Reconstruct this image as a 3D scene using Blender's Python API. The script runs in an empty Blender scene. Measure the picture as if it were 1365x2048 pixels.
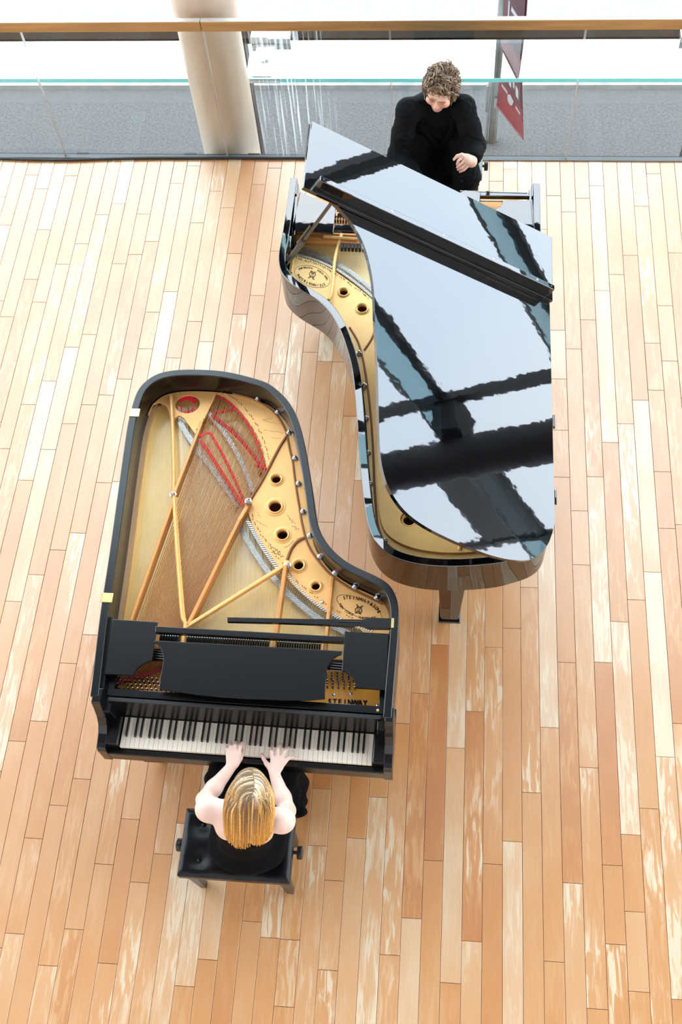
import bpy, bmesh, math, random
import numpy as np
from mathutils import Vector, Matrix
from mathutils.geometry import tessellate_polygon

scene = bpy.context.scene
COL = scene.collection
random.seed(7)

# ---------------------------------------------------------------- camera
FOC = 2209.98                                   # focal length in pixels of a 1365 x 2048 frame
CAM_H = 5.89672
CAM_R = np.array([[0.9956905, 0.07040126, -0.06036633],
                  [-0.03321515, 0.87846843, 0.47664449],
                  [-0.08658629, 0.47258531, -0.87702106]])
cam_data = bpy.data.cameras.new('camera')
cam_data.sensor_fit = 'VERTICAL'
cam_data.sensor_height = 36.0
cam_data.lens = FOC * 36.0 / 2048.0
cam_data.clip_start = 0.05
cam_data.clip_end = 300
cam = bpy.data.objects.new('camera', cam_data)
COL.objects.link(cam)
M3 = Matrix([[CAM_R[0][i], CAM_R[1][i], -CAM_R[2][i]] for i in range(3)])
cam.matrix_world = Matrix.Translation((0, 0, CAM_H)) @ M3.to_4x4()
scene.camera = cam

# ---------------------------------------------------------------- light and exposure
SKY = 7.0
world = bpy.data.worlds.new('world')
scene.world = world
world.use_nodes = True
wn = world.node_tree
wn.nodes.clear()
w_out = wn.nodes.new('ShaderNodeOutputWorld')
w_bg = wn.nodes.new('ShaderNodeBackground')
w_tc = wn.nodes.new('ShaderNodeTexCoord')
w_ns = wn.nodes.new('ShaderNodeTexNoise')
w_ns.inputs['Scale'].default_value = 2.2
w_ns.inputs['Detail'].default_value = 3.0
w_rp = wn.nodes.new('ShaderNodeValToRGB')
w_rp.color_ramp.elements[0].position = 0.35
w_rp.color_ramp.elements[0].color = (0.72, 0.85, 1.0, 1)
w_rp.color_ramp.elements[1].position = 0.68
w_rp.color_ramp.elements[1].color = (0.93, 0.965, 1.0, 1)
wn.links.new(w_tc.outputs['Generated'], w_ns.inputs['Vector'])
wn.links.new(w_ns.outputs['Fac'], w_rp.inputs['Fac'])
wn.links.new(w_rp.outputs['Color'], w_bg.inputs['Color'])
w_bg.inputs['Strength'].default_value = SKY
wn.links.new(w_bg.outputs['Background'], w_out.inputs['Surface'])

scene.view_settings.view_transform = 'Standard'
scene.view_settings.look = 'None'
scene.view_settings.gamma = 1.0
scene.view_settings.use_curve_mapping = False
scene.view_settings.exposure = 0.0
scene.cycles.max_bounces = 8
scene.cycles.diffuse_bounces = 4
scene.cycles.glossy_bounces = 4
scene.cycles.transmission_bounces = 4
scene.cycles.transparent_max_bounces = 16
scene.cycles.use_denoising = True
scene.cycles.caustics_reflective = False
scene.cycles.caustics_refractive = False

# ---------------------------------------------------------------- geometry helpers
def ray(px, py):
    return ((px - 682.5) / FOC) * CAM_R[0] - ((py - 1024.0) / FOC) * CAM_R[1] + CAM_R[2]
def at(px, py, z):
    """The point of the level plane at height z that shows at this pixel of the photograph."""
    d = ray(px, py); t = (z - CAM_H) / d[2]
    return np.array([d[0] * t, d[1] * t, z])
def aty(px, py, y):
    d = ray(px, py); t = y / d[1]
    return np.array([d[0] * t, y, CAM_H + d[2] * t])
def ats(pts, z):
    return [at(x, y, z) for x, y in pts]

def spline(pts, n=6, closed=False):
    P = [np.asarray(p, float) for p in pts]
    out = []
    m = len(P)
    segs = m if closed else m - 1
    for i in range(segs):
        if closed:
            p0, p1, p2, p3 = P[(i - 1) % m], P[i], P[(i + 1) % m], P[(i + 2) % m]
        else:
            p1, p2 = P[i], P[i + 1]
            p0 = P[i - 1] if i > 0 else 2 * p1 - p2
            p3 = P[i + 2] if i + 2 < m else 2 * p2 - p1
        for k in range(n):
            t = k / n
            out.append(0.5 * ((2 * p1) + (-p0 + p2) * t + (2 * p0 - 5 * p1 + 4 * p2 - p3) * t * t
                              + (-p0 + 3 * p1 - 3 * p2 + p3) * t ** 3))
    if not closed:
        out.append(P[-1])
    return out

def offset(path, d):
    """Path of xy points moved to its right by d."""
    n = len(path); out = []
    for i in range(n):
        a = path[max(i - 1, 0)]; b = path[min(i + 1, n - 1)]
        t = np.array([b[0] - a[0], b[1] - a[1]]); t /= (np.linalg.norm(t) + 1e-12)
        out.append(np.array([path[i][0] + t[1] * d, path[i][1] - t[0] * d]))
    return out

def smooth_path(path, it=2):
    P = [np.array(p, float) for p in path]
    for _ in range(it):
        P = [P[0]] + [(P[i - 1] + 2 * P[i] + P[i + 1]) / 4 for i in range(1, len(P) - 1)] + [P[-1]]
    return P

class G:
    def __init__(self):
        self.v = []; self.f = []; self.c = []
        self.col = None
    def add(self, verts, faces):
        o = len(self.v)
        self.v.extend([tuple(map(float, p)) for p in verts])
        for f in faces:
            self.f.append(tuple(i + o for i in f)); self.c.append(self.col)
        return self
    def box(self, x0, x1, y0, y1, z0, z1):
        return self.add([(x0, y0, z0), (x1, y0, z0), (x1, y1, z0), (x0, y1, z0), (x0, y0, z1), (x1, y0, z1), (x1, y1, z1), (x0, y1, z1)],
                        [(3, 2, 1, 0), (4, 5, 6, 7), (0, 1, 5, 4), (1, 2, 6, 5), (2, 3, 7, 6), (3, 0, 4, 7)])
    def hexa(self, bottom, top):
        return self.add(list(bottom) + list(top), [(3, 2, 1, 0), (4, 5, 6, 7), (0, 1, 5, 4), (1, 2, 6, 5), (2, 3, 7, 6), (3, 0, 4, 7)])
    def tube(self, pts, r, n=8, cap=True, flat=None):
        P = [np.asarray(p, float) for p in pts]
        R = r if hasattr(r, '__len__') else [r] * len(P)
        V = []; up = np.array([0, 0, 1.0])
        side = None
        for i, p in enumerate(P):
            t = P[min(i + 1, len(P) - 1)] - P[max(i - 1, 0)]
            t = t / (np.linalg.norm(t) + 1e-12)
            if side is None:
                ref = up if abs(t[2]) < 0.9 else np.array([1.0, 0, 0])
                side = np.cross(t, ref)
            side = side - t * (side @ t); side /= (np.linalg.norm(side) + 1e-12)
            b = np.cross(side, t)
            for k in range(n):
                a = 2 * math.pi * k / n + (math.pi / n)
                V.append(p + R[i] * (math.cos(a) * side * (flat[0] if flat else 1) + math.sin(a) * b * (flat[1] if flat else 1)))
        F = []
        for i in range(len(P) - 1):
            for k in range(n):
                k2 = (k + 1) % n
                F.append((i * n + k, i * n + k2, (i + 1) * n + k2, (i + 1) * n + k))
        if cap:
            F.append(tuple(range(n))[::-1]); F.append(tuple((len(P) - 1) * n + k for k in range(n)))
        return self.add(V, F)
    def lathe(self, c, prof, n=24, axis=None):
        """Profile of (radius, height) about a vertical axis at c (closed when it ends where it began)."""
        A = Matrix.Identity(3) if axis is None else Vector((0, 0, 1)).rotation_difference(Vector(axis)).to_matrix()
        V = []; m = len(prof)
        for r, h in prof:
            for k in range(n):
                a = 2 * math.pi * k / n
                q = A @ Vector((r * math.cos(a), r * math.sin(a), h))
                V.append((c[0] + q.x, c[1] + q.y, c[2] + q.z))
        F = []
        for i in range(m - 1):
            for k in range(n):
                k2 = (k + 1) % n
                F.append((i * n + k, i * n + k2, (i + 1) * n + k2, (i + 1) * n + k))
        if prof[0][0] > 1e-6 and prof[0] != prof[-1]:
            F.append(tuple(range(n))[::-1])
        if prof[-1][0] > 1e-6 and prof[0] != prof[-1]:
            F.append(tuple((m - 1) * n + k for k in range(n)))
        return self.add(V, F)
    def prism(self, loops, z0, z1):
        """Solid between z0 and z1 over a polygon with holes; loops of (x, y)."""
        L = [[Vector((p[0], p[1], 0)) for p in l] for l in loops]
        tris = tessellate_polygon(L)
        flat = [p for l in L for p in l]
        n = len(flat)
        V = [(p.x, p.y, z0) for p in flat] + [(p.x, p.y, z1) for p in flat]
        F = []
        for a, b, c in tris:
            A, B, C_ = flat[a], flat[b], flat[c]
            if (B - A).cross(C_ - A).z < 0: b, c = c, b
            F.append((a + n, b + n, c + n)); F.append((c, b, a))
        o = 0
        for li, l in enumerate(L):
            area = sum(l[i].x * l[(i + 1) % len(l)].y - l[(i + 1) % len(l)].x * l[i].y for i in range(len(l)))
            ccw = (area > 0) == (li == 0)
            for i in range(len(l)):
                a = o + i; b = o + (i + 1) % len(l)
                F.append((a, b, b + n, a + n) if ccw else (b, a, a + n, b + n))
            o += len(l)
        return self.add(V, F)
    def wall(self, pa, pb, z0, z1):
        """Band between two matching open paths, from z0 to z1, as a closed solid."""
        n = len(pa); V = []
        for a, b in zip(pa, pb):
            V += [(a[0], a[1], z0), (a[0], a[1], z1), (b[0], b[1], z1), (b[0], b[1], z0)]
        F = []
        for i in range(n - 1):
            o = 4 * i; q = o + 4
            for k in range(4):
                k2 = (k + 1) % 4
                F.append((o + k, o + k2, q + k2, q + k))
        F.append((3, 2, 1, 0)); e = 4 * (n - 1); F.append((e, e + 1, e + 2, e + 3))
        return self.add(V, F)
    def build(self, name, mat, parent=None, smooth=False, bevel=0.0, seg=2, angle=35, attr=None):
        me = bpy.data.meshes.new(name)
        o0 = Vector((0, 0, 0))
        if parent is not None:
            p = parent
            while p is not None:
                o0 = o0 + p.location; p = p.parent
        V = [(x - o0.x, y - o0.y, z - o0.z) for x, y, z in self.v]
        me.from_pydata(V, [], self.f)
        if any(c is not None for c in self.c):
            at_ = me.color_attributes.new('tint', 'FLOAT_COLOR', 'CORNER')
            buf = []
            for p_, c in zip(me.polygons, self.c):
                c = c or (1, 1, 1)
                buf += [c[0], c[1], c[2], 1.0] * p_.loop_total
            at_.data.foreach_set('color', buf)
        if mat is not None: me.materials.append(mat)
        me.validate(); me.update()
        bm = bmesh.new(); bm.from_mesh(me)
        bmesh.ops.recalc_face_normals(bm, faces=bm.faces[:])
        bm.to_mesh(me); bm.free()
        if smooth:
            me.polygons.foreach_set('use_smooth', [True] * len(me.polygons))
            me.set_sharp_from_angle(angle=math.radians(angle))
        ob = bpy.data.objects.new(name, me)
        COL.objects.link(ob)
        if parent is not None: ob.parent = parent
        if bevel > 0:
            m = ob.modifiers.new('bevel', 'BEVEL'); m.width = bevel; m.segments = seg
            m.limit_method = 'ANGLE'; m.angle_limit = math.radians(40)
            m.harden_normals = False
        return ob

def tag(o, label=None, cat=None, group=None, kind=None):
    if label: o['label'] = label
    if cat: o['category'] = cat
    if group: o['group'] = group
    if kind: o['kind'] = kind
    return o
def thing(name, loc, label, cat, group=None):
    o = bpy.data.objects.new(name, None); COL.objects.link(o)
    o.location = loc; o.empty_display_size = 0.1
    return tag(o, label, cat, group)

# ---------------------------------------------------------------- materials
def mat(name):
    m = bpy.data.materials.new(name); m.use_nodes = True
    nt = m.node_tree
    return m, nt, nt.nodes['Principled BSDF']
def pbr(name, col, rough=0.5, metal=0.0, ior=1.5, coat=0.0, noise=0.0, nscale=20, bump=0.0, bscale=200, stretch=(1, 1, 1), sss=0.0, tint=False, spec=0.5):
    m, nt, b = mat(name)
    b.inputs['Specular IOR Level'].default_value = spec
    b.inputs['Base Color'].default_value = (*col, 1)
    b.inputs['Roughness'].default_value = rough
    b.inputs['Metallic'].default_value = metal
    b.inputs['IOR'].default_value = ior
    b.inputs['Coat Weight'].default_value = coat
    b.inputs['Coat Roughness'].default_value = 0.08
    tc = nt.nodes.new('ShaderNodeTexCoord'); mp = nt.nodes.new('ShaderNodeMapping')
    mp.inputs['Scale'].default_value = stretch
    nt.links.new(tc.outputs['Object'], mp.inputs['Vector'])
    src = None
    if tint:
        a = nt.nodes.new('ShaderNodeVertexColor'); a.layer_name = 'tint'
        src = a.outputs['Color']
    if noise > 0:
        n = nt.nodes.new('ShaderNodeTexNoise'); n.inputs['Scale'].default_value = nscale; n.inputs['Detail'].default_value = 4
        nt.links.new(mp.outputs['Vector'], n.inputs['Vector'])
        mr = nt.nodes.new('ShaderNodeMapRange'); mr.inputs['From Min'].default_value = 0.3; mr.inputs['From Max'].default_value = 0.7
        mr.inputs['To Min'].default_value = 1 - noise; mr.inputs['To Max'].default_value = 1 + noise
        nt.links.new(n.outputs['Fac'], mr.inputs['Value'])
        mx = nt.nodes.new('ShaderNodeMix'); mx.data_type = 'RGBA'; mx.blend_type = 'MULTIPLY'; mx.inputs[0].default_value = 1.0
        mx.inputs[6].default_value = (*col, 1)
        if src is not None: nt.links.new(src, mx.inputs[6])
        nt.links.new(mr.outputs['Result'], mx.inputs[7])
        src = mx.outputs[2]
    if src is not None: nt.links.new(src, b.inputs['Base Color'])
    if bump > 0:
        n2 = nt.nodes.new('ShaderNodeTexNoise'); n2.inputs['Scale'].default_value = bscale; n2.inputs['Detail'].default_value = 3
        nt.links.new(mp.outputs['Vector'], n2.inputs['Vector'])
        bp = nt.nodes.new('ShaderNodeBump'); bp.inputs['Strength'].default_value = bump; bp.inputs['Distance'].default_value = 0.01
        nt.links.new(n2.outputs['Fac'], bp.inputs['Height'])
        nt.links.new(bp.outputs['Normal'], b.inputs['Normal'])
    if sss > 0:
        b.inputs['Subsurface Weight'].default_value = sss
        b.inputs['Subsurface Radius'].default_value = (0.012, 0.005, 0.003)
        b.inputs['Subsurface Scale'].default_value = 1.0
    return m

def glass_mat(name, tint, f0=0.05, rough=0.0, dirt=0.0, graze=1.0):
    """Thin pane: light passes straight through with a tint, and the sky mirrors on it by Schlick's law."""
    m = bpy.data.materials.new(name); m.use_nodes = True
    nt = m.node_tree; nt.nodes.clear()
    out = nt.nodes.new('ShaderNodeOutputMaterial')
    tr = nt.nodes.new('ShaderNodeBsdfTransparent'); tr.inputs['Color'].default_value = (*tint, 1)
    gl = nt.nodes.new('ShaderNodeBsdfGlossy'); gl.inputs['Roughness'].default_value = rough
    ge = nt.nodes.new('ShaderNodeNewGeometry')
    dt = nt.nodes.new('ShaderNodeVectorMath'); dt.operation = 'DOT_PRODUCT'
    nt.links.new(ge.outputs['Normal'], dt.inputs[0]); nt.links.new(ge.outputs['Incoming'], dt.inputs[1])
    def mth(op, a, b):
        n = nt.nodes.new('ShaderNodeMath'); n.operation = op
        for i, x in enumerate((a, b)):
            if x is None: continue
            if isinstance(x, (int, float)): n.inputs[i].default_value = x
            else: nt.links.new(x, n.inputs[i])
        return n.outputs[0]
    c = mth('ABSOLUTE', dt.outputs['Value'], None)
    s = mth('POWER', mth('SUBTRACT', 1.0, c), 5.0)
    fac = mth('ADD', mth('MULTIPLY', s, (1 - f0) * graze), f0)
    mix = nt.nodes.new('ShaderNodeMixShader')
    nt.links.new(fac, mix.inputs[0]); nt.links.new(tr.outputs[0], mix.inputs[1]); nt.links.new(gl.outputs[0], mix.inputs[2])
    res = mix.outputs[0]
    if dirt > 0:
        tc = nt.nodes.new('ShaderNodeTexCoord'); mp = nt.nodes.new('ShaderNodeMapping'); mp.inputs['Scale'].default_value = (24, 0.1, 0.5)
        ns = nt.nodes.new('ShaderNodeTexNoise'); ns.inputs['Scale'].default_value = 3.0; ns.inputs['Detail'].default_value = 6
        nt.links.new(tc.outputs['Object'], mp.inputs['Vector']); nt.links.new(mp.outputs['Vector'], ns.inputs['Vector'])
        mr = nt.nodes.new('ShaderNodeMapRange'); mr.inputs['From Min'].default_value = 0.52; mr.inputs['From Max'].default_value = 0.7
        mr.inputs['To Max'].default_value = dirt
        nt.links.new(ns.outputs['Fac'], mr.inputs['Value'])
        sx = nt.nodes.new('ShaderNodeSeparateXYZ'); nt.links.new(tc.outputs['Object'], sx.inputs[0])
        ab = mth('ABSOLUTE', mth('ADD', sx.outputs['X'], 1.12), None)                 # run-off streaks stay in one stretch of the glass
        mk_ = nt.nodes.new('ShaderNodeMapRange'); mk_.inputs['From Min'].default_value = 0.34; mk_.inputs['From Max'].default_value = 0.06
        nt.links.new(ab, mk_.inputs['Value'])
        dfac = mth('MULTIPLY', mr.outputs['Result'], mk_.outputs['Result'])
        df = nt.nodes.new('ShaderNodeBsdfTranslucent'); df.inputs['Color'].default_value = (0.9, 0.92, 0.92, 1)
        m2 = nt.nodes.new('ShaderNodeMixShader')
        nt.links.new(dfac, m2.inputs[0]); nt.links.new(res, m2.inputs[1]); nt.links.new(df.outputs[0], m2.inputs[2])
        res = m2.outputs[0]
    nt.links.new(res, out.inputs['Surface'])
    return m

def plank_mat():
    m, nt, b = mat('maple_plank')
    N = nt.nodes.new; Lk = nt.links.new
    a = N('ShaderNodeVertexColor'); a.layer_name = 'tint'
    sp = N('ShaderNodeSeparateColor'); Lk(a.outputs['Color'], sp.inputs['Color'])
    tone, streak, seed = sp.outputs['Red'], sp.outputs['Green'], sp.outputs['Blue']
    ge = N('ShaderNodeNewGeometry')
    sx = N('ShaderNodeSeparateXYZ'); Lk(ge.outputs['Position'], sx.inputs[0])
    sm = N('ShaderNodeMath'); sm.operation = 'MULTIPLY'; sm.inputs[1].default_value = 60.0; Lk(seed, sm.inputs[0])
    cb = N('ShaderNodeCombineXYZ'); Lk(sx.outputs['X'], cb.inputs['X']); Lk(sx.outputs['Y'], cb.inputs['Y']); Lk(sm.outputs[0], cb.inputs['Z'])
    def noise(scale, sxy, detail=4, dist=0.0):
        mp = N('ShaderNodeMapping'); mp.inputs['Scale'].default_value = (sxy[0], sxy[1], 1); Lk(cb.outputs[0], mp.inputs['Vector'])
        n = N('ShaderNodeTexNoise'); n.inputs['Scale'].default_value = scale; n.inputs['Detail'].default_value = detail
        n.inputs['Distortion'].default_value = dist
        Lk(mp.outputs[0], n.inputs['Vector']); return n.outputs['Fac']
    def mr(src, a0, a1, b0, b1, clamp=True):
        n = N('ShaderNodeMapRange'); n.clamp = clamp
        for k, v in zip(('From Min', 'From Max', 'To Min', 'To Max'), (a0, a1, b0, b1)): n.inputs[k].default_value = v
        Lk(src, n.inputs['Value']); return n.outputs['Result']
    def mt(op, x, y):
        n = N('ShaderNodeMath'); n.operation = op
        for i, q in enumerate((x, y)):
            if isinstance(q, (int, float)): n.inputs[i].default_value = q
            else: Lk(q, n.inputs[i])
        return n.outputs[0]
    big = noise(2.2, (1.6, 0.7), 2)                      # where along the board the figure is strong
    fine = noise(26, (1.6, 0.22), 5, 0.9)                # flame figure
    grain = noise(120, (1.5, 0.06), 3)
    fl = mt('MULTIPLY', mr(fine, 0.47, 0.60, 0.0, 1.0), mr(big, 0.35, 0.65, 0.0, 1.0))
    t = mt('ADD', tone, mt('MULTIPLY', mt('SUBTRACT', big, 0.5), 0.55))
    t = mt('ADD', t, mt('MULTIPLY', mt('MULTIPLY', fl, mt('ADD', streak, 0.08)), 0.72))
    t = mt('ADD', t, mt('MULTIPLY', mt('SUBTRACT', grain, 0.5), 0.22))
    rp = N('ShaderNodeValToRGB'); Lk(t, rp.inputs['Fac'])
    e = rp.color_ramp.elements
    e[0].position = 0.0; e[0].color = PL[0]
    e[1].position = 1.0; e[1].color = PL[3]
    x = e.new(0.35); x.color = PL[1]
    x = e.new(0.7); x.color = PL[2]
    Lk(rp.outputs['Color'], b.inputs['Base Color'])
    b.inputs['Roughness'].default_value = 0.40
    b.inputs['IOR'].default_value = 1.55
    b.inputs['Coat Weight'].default_value = 1.0
    b.inputs['Coat IOR'].default_value = 1.95
    b.inputs['Coat Roughness'].default_value = 0.36
    return m
PL = [(0.46, 0.160, 0.032, 1), (0.55, 0.242, 0.070, 1), (0.60, 0.322, 0.140, 1), (0.69, 0.53, 0.35, 1)]

MAT = {}
MAT['plank'] = plank_mat()
MAT['subfloor'] = pbr('plank_joint', (0.10, 0.055, 0.025), 0.8)
MAT['white_wall'] = pbr('white_plaster', (0.82, 0.81, 0.79), 0.8, noise=0.03, nscale=3)
MAT['grey_ceiling'] = pbr('grey_ceiling', (0.26, 0.26, 0.26), 0.8, noise=0.04, nscale=2)
MAT['steel_dark'] = pbr('dark_painted_steel', (0.012, 0.012, 0.012), 0.45, noise=0.2, nscale=6)
MAT['steel_teal'] = pbr('teal_tinted_steel', (0.03, 0.075, 0.085), 0.4)
MAT['bronze'] = pbr('bronze_rail', (0.42, 0.27, 0.12), 0.35, metal=0.6, noise=0.15, nscale=14, stretch=(0.2, 3, 3))
MAT['rail_top'] = pbr('rail_sheen_and_screws', (0.8, 0.79, 0.77), 0.3, metal=0.7)  # painted sky sheen of the handrail top; also the batten screws
MAT['alu'] = pbr('brushed_aluminium', (0.62, 0.63, 0.64), 0.35, metal=0.9, noise=0.06, nscale=30)
MAT['concrete_col'] = pbr('beige_painted_column', (0.60, 0.47, 0.36), 0.45, noise=0.10, nscale=3, stretch=(3, 3, 0.4), ior=1.45)
MAT['pane'] = glass_mat('clear_pane', (0.95, 0.97, 0.965), 0.04, dirt=0.35)
MAT['facade_pane'] = glass_mat('facade_pane', (0.96, 0.975, 0.975), 0.003, graze=0.25)
MAT['fin_glass'] = glass_mat('laminated_fin_glass', (0.50, 0.60, 0.64), 0.62)
MAT['fin_under'] = glass_mat('fin_from_below', (0.62, 0.76, 0.78), 0.05)
MAT['dark_column'] = pbr('dark_brown_column', (0.012, 0.008, 0.006), 0.6)
MAT['fin_edge'] = pbr('teal_glass_edge', (0.20, 0.62, 0.60), 0.15)
MAT['dark_wood'] = pbr('dark_wood_strip', (0.016, 0.012, 0.009), 0.8, noise=0.4, nscale=3, stretch=(1, 1, 1), spec=0.1)
MAT['cable'] = pbr('black_cable_rubber', (0.012, 0.012, 0.012), 0.5)
MAT['asphalt'] = pbr('asphalt', (0.098, 0.100, 0.101), 0.9, noise=0.32, nscale=50, bump=0.25, bscale=80)
MAT['channel'] = pbr('grey_base_channel', (0.16, 0.165, 0.17), 0.6)
MAT['pavement'] = pbr('pale_pavement', (0.25, 0.245, 0.245), 0.85, noise=0.12, nscale=30)
MAT['kerb'] = pbr('stone_kerb', (0.28, 0.27, 0.26), 0.8, noise=0.2, nscale=12)
MAT['post'] = pbr('pale_concrete_post', (0.24, 0.245, 0.225), 0.7, noise=0.15, nscale=12)
MAT['banner_red'] = pbr('red_banner', (0.20, 0.022, 0.03), 0.5, noise=0.15, nscale=6)
MAT['banner_dark'] = pbr('dark_banner_print', (0.07, 0.018, 0.022), 0.5)
MAT['banner_white'] = pbr('white_banner_print', (0.35, 0.33, 0.33), 0.5)
MAT['lacquer'] = pbr('black_piano_lacquer', (0.002, 0.002, 0.0025), 0.02, ior=2.0, bump=0.05, bscale=5)
MAT['satin'] = pbr('satin_ebony', (0.003, 0.0036, 0.0048), 0.22, ior=1.55, noise=0.2, nscale=60, stretch=(1, 8, 1))
MAT['gloss_dark'] = pbr('dark_gloss_interior', (0.006, 0.0055, 0.005), 0.22, ior=1.45, spec=0.4)
MAT['gold'] = pbr('gold_bronze_plate', (0.90, 0.48, 0.155), 0.38, metal=0.15, ior=1.5, noise=0.04, nscale=14)
MAT['gold_far'] = pbr('pale_gold_plate', (0.90, 0.55, 0.19), 0.36, metal=0.15, noise=0.04, nscale=14)
MAT['gold_front'] = pbr('orange_gold_plate', (0.97, 0.43, 0.065), 0.38, metal=0.0, noise=0.05, nscale=14)
MAT['strut'] = pbr('copper_gold_strut', (0.66, 0.28, 0.075), 0.38, metal=0.25, noise=0.05, nscale=14)
MAT['rib'] = pbr('dark_gold_edge', (0.28, 0.10, 0.03), 0.5, metal=0.2)  # ribs' gold darkened to carry the shade along the plate step
MAT['soundboard'] = pbr('amber_spruce', (0.95, 0.62, 0.20), 0.25, coat=0.25, noise=0.07, nscale=30, stretch=(6, 0.3, 1))
MAT['bare_wood'] = pbr('pink_maple_strip', (0.60, 0.36, 0.18), 0.5, noise=0.08, nscale=20, stretch=(6, 0.5, 1))
MAT['bridge'] = pbr('grey_bridge_cap', (0.62, 0.60, 0.56), 0.55, noise=0.2, nscale=60)
MAT['steel_pin'] = pbr('steel_pin', (0.65, 0.65, 0.66), 0.25, metal=1.0)
MAT['pin_dark'] = pbr('blued_tuning_pin', (0.10, 0.055, 0.05), 0.2, metal=0.8)
MAT['copper'] = pbr('copper_wound_string', (0.36, 0.13, 0.035), 0.4, metal=0.3)
MAT['wire'] = pbr('steel_wire', (0.60, 0.52, 0.42), 0.35, metal=0.6)
MAT['felt'] = pbr('red_felt', (0.80, 0.014, 0.04), 0.95, noise=0.2, nscale=90)
MAT['felt_dark'] = pbr('dark_red_felt', (0.22, 0.02, 0.015), 0.95, noise=0.2, nscale=90)
MAT['print'] = pbr('dark_brown_lettering', (0.045, 0.012, 0.008), 0.5)
MAT['ink'] = pbr('black_ink', (0.05, 0.035, 0.03), 0.6)
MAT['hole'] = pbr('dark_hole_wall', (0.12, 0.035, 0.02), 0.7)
MAT['hole_shade'] = pbr('painted_hole_shade', (0.06, 0.018, 0.010), 0.8)  # shade inside the sound holes, put into the colour
MAT['ivory'] = pbr('white_key_top', (0.96, 0.87, 0.73), 0.25, coat=0.3, noise=0.02, nscale=30)
MAT['ebony'] = pbr('black_key_top', (0.012, 0.012, 0.012), 0.25)
MAT['brass'] = pbr('polished_brass', (0.86, 0.68, 0.30), 0.25, metal=0.9)
MAT['leather'] = pbr('black_leather', (0.006, 0.006, 0.007), 0.26, ior=1.4, spec=0.3, bump=0.12, bscale=160)
MAT['grey_leather'] = pbr('grey_leather', (0.12, 0.14, 0.145), 0.30, bump=0.1, bscale=160)
MAT['bench_wood'] = pbr('black_stained_wood', (0.02, 0.017, 0.015), 0.3)
MAT['skin_f'] = pbr('pale_skin', (0.80, 0.55, 0.45), 0.48, sss=0.25, tint=True, noise=0.03, nscale=25)
MAT['skin_m'] = pbr('fair_skin', (0.72, 0.40, 0.29), 0.5, sss=0.2, tint=True, noise=0.04, nscale=25)
MAT['hair'] = pbr('hair', (0.5, 0.3, 0.1), 0.42, tint=True, noise=0.22, nscale=160)
MAT['dress'] = pbr('black_dress_cloth', (0.0025, 0.0025, 0.003), 0.9, spec=0.08)
MAT['suit'] = pbr('black_suit_wool', (0.0035, 0.0038, 0.0042), 0.8, bump=0.3, bscale=25, spec=0.12)
MAT['shirt'] = pbr('black_shirt', (0.002, 0.002, 0.002), 0.8, spec=0.1)
# ================================================================ the setting
FLOOR_Y = 6.155
ROOM = (-9.5, 10.5, -4.5)
PW = 0.10128; PX0 = -0.009685

g = G(); g.box(ROOM[0], ROOM[1], ROOM[2], FLOOR_Y, -0.30, -0.014)
floor = tag(g.build('floor', MAT['subfloor']), kind='structure')

JOINTS = {-32: [5.45], -30: [5.81], -29: [4.95, 5.41], -28: [4.75], -27: [3.9], -26: [3.33, 4.09], -25: [2.5, 3.56, 4.37, 5.56], -24: [2.68, 3.76, 4.48, 5.67],
          -23: [1.66, 2.85, 3.91], -22: [1.78, 2.97, 3.99, 5.19, 5.57], -21: [0.66, 1.14, 2.13, 3.33, 4.12], -20: [1.32, 2.31, 4.37, 4.68],
          -19: [0.52, 1.47, 4.86], -18: [0.7, 4.3], -17: [1.03], -16: [0.55, 1.27, 4.44, 5.64], -15: [0.95, 5.21], -14: [1.1], -13: [4.84], -12: [0.47],
          -11: [0.6, 4.19], -7: [0.41, 0.72], -6: [1.19, 1.49], -5: [0.59, 1.02], -4: [1.24], -3: [1.46], -2: [0.68], -1: [0.86, 2.05], 0: [1.15],
          1: [0.57, 1.75], 2: [0.77, 1.96], 3: [1.15], 4: [1.27], 5: [1.53], 6: [0.7, 1.89], 7: [1.08, 2.27, 3.47, 3.81, 4.2, 4.59],
          8: [0.5, 1.68, 2.88, 3.24, 4.44, 5.63], 9: [0.8, 1.18, 2.28, 3.48, 4.68, 5.76], 10: [0.59, 0.96, 1.34, 2.53, 3.73, 4.93, 5.88],
          11: [1.48, 2.67, 3.87, 5.07], 12: [1.76, 2.85, 4.05, 5.24], 13: [3.14, 3.53, 4.13, 4.5, 5.69], 14: [4.36, 4.81]}
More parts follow.
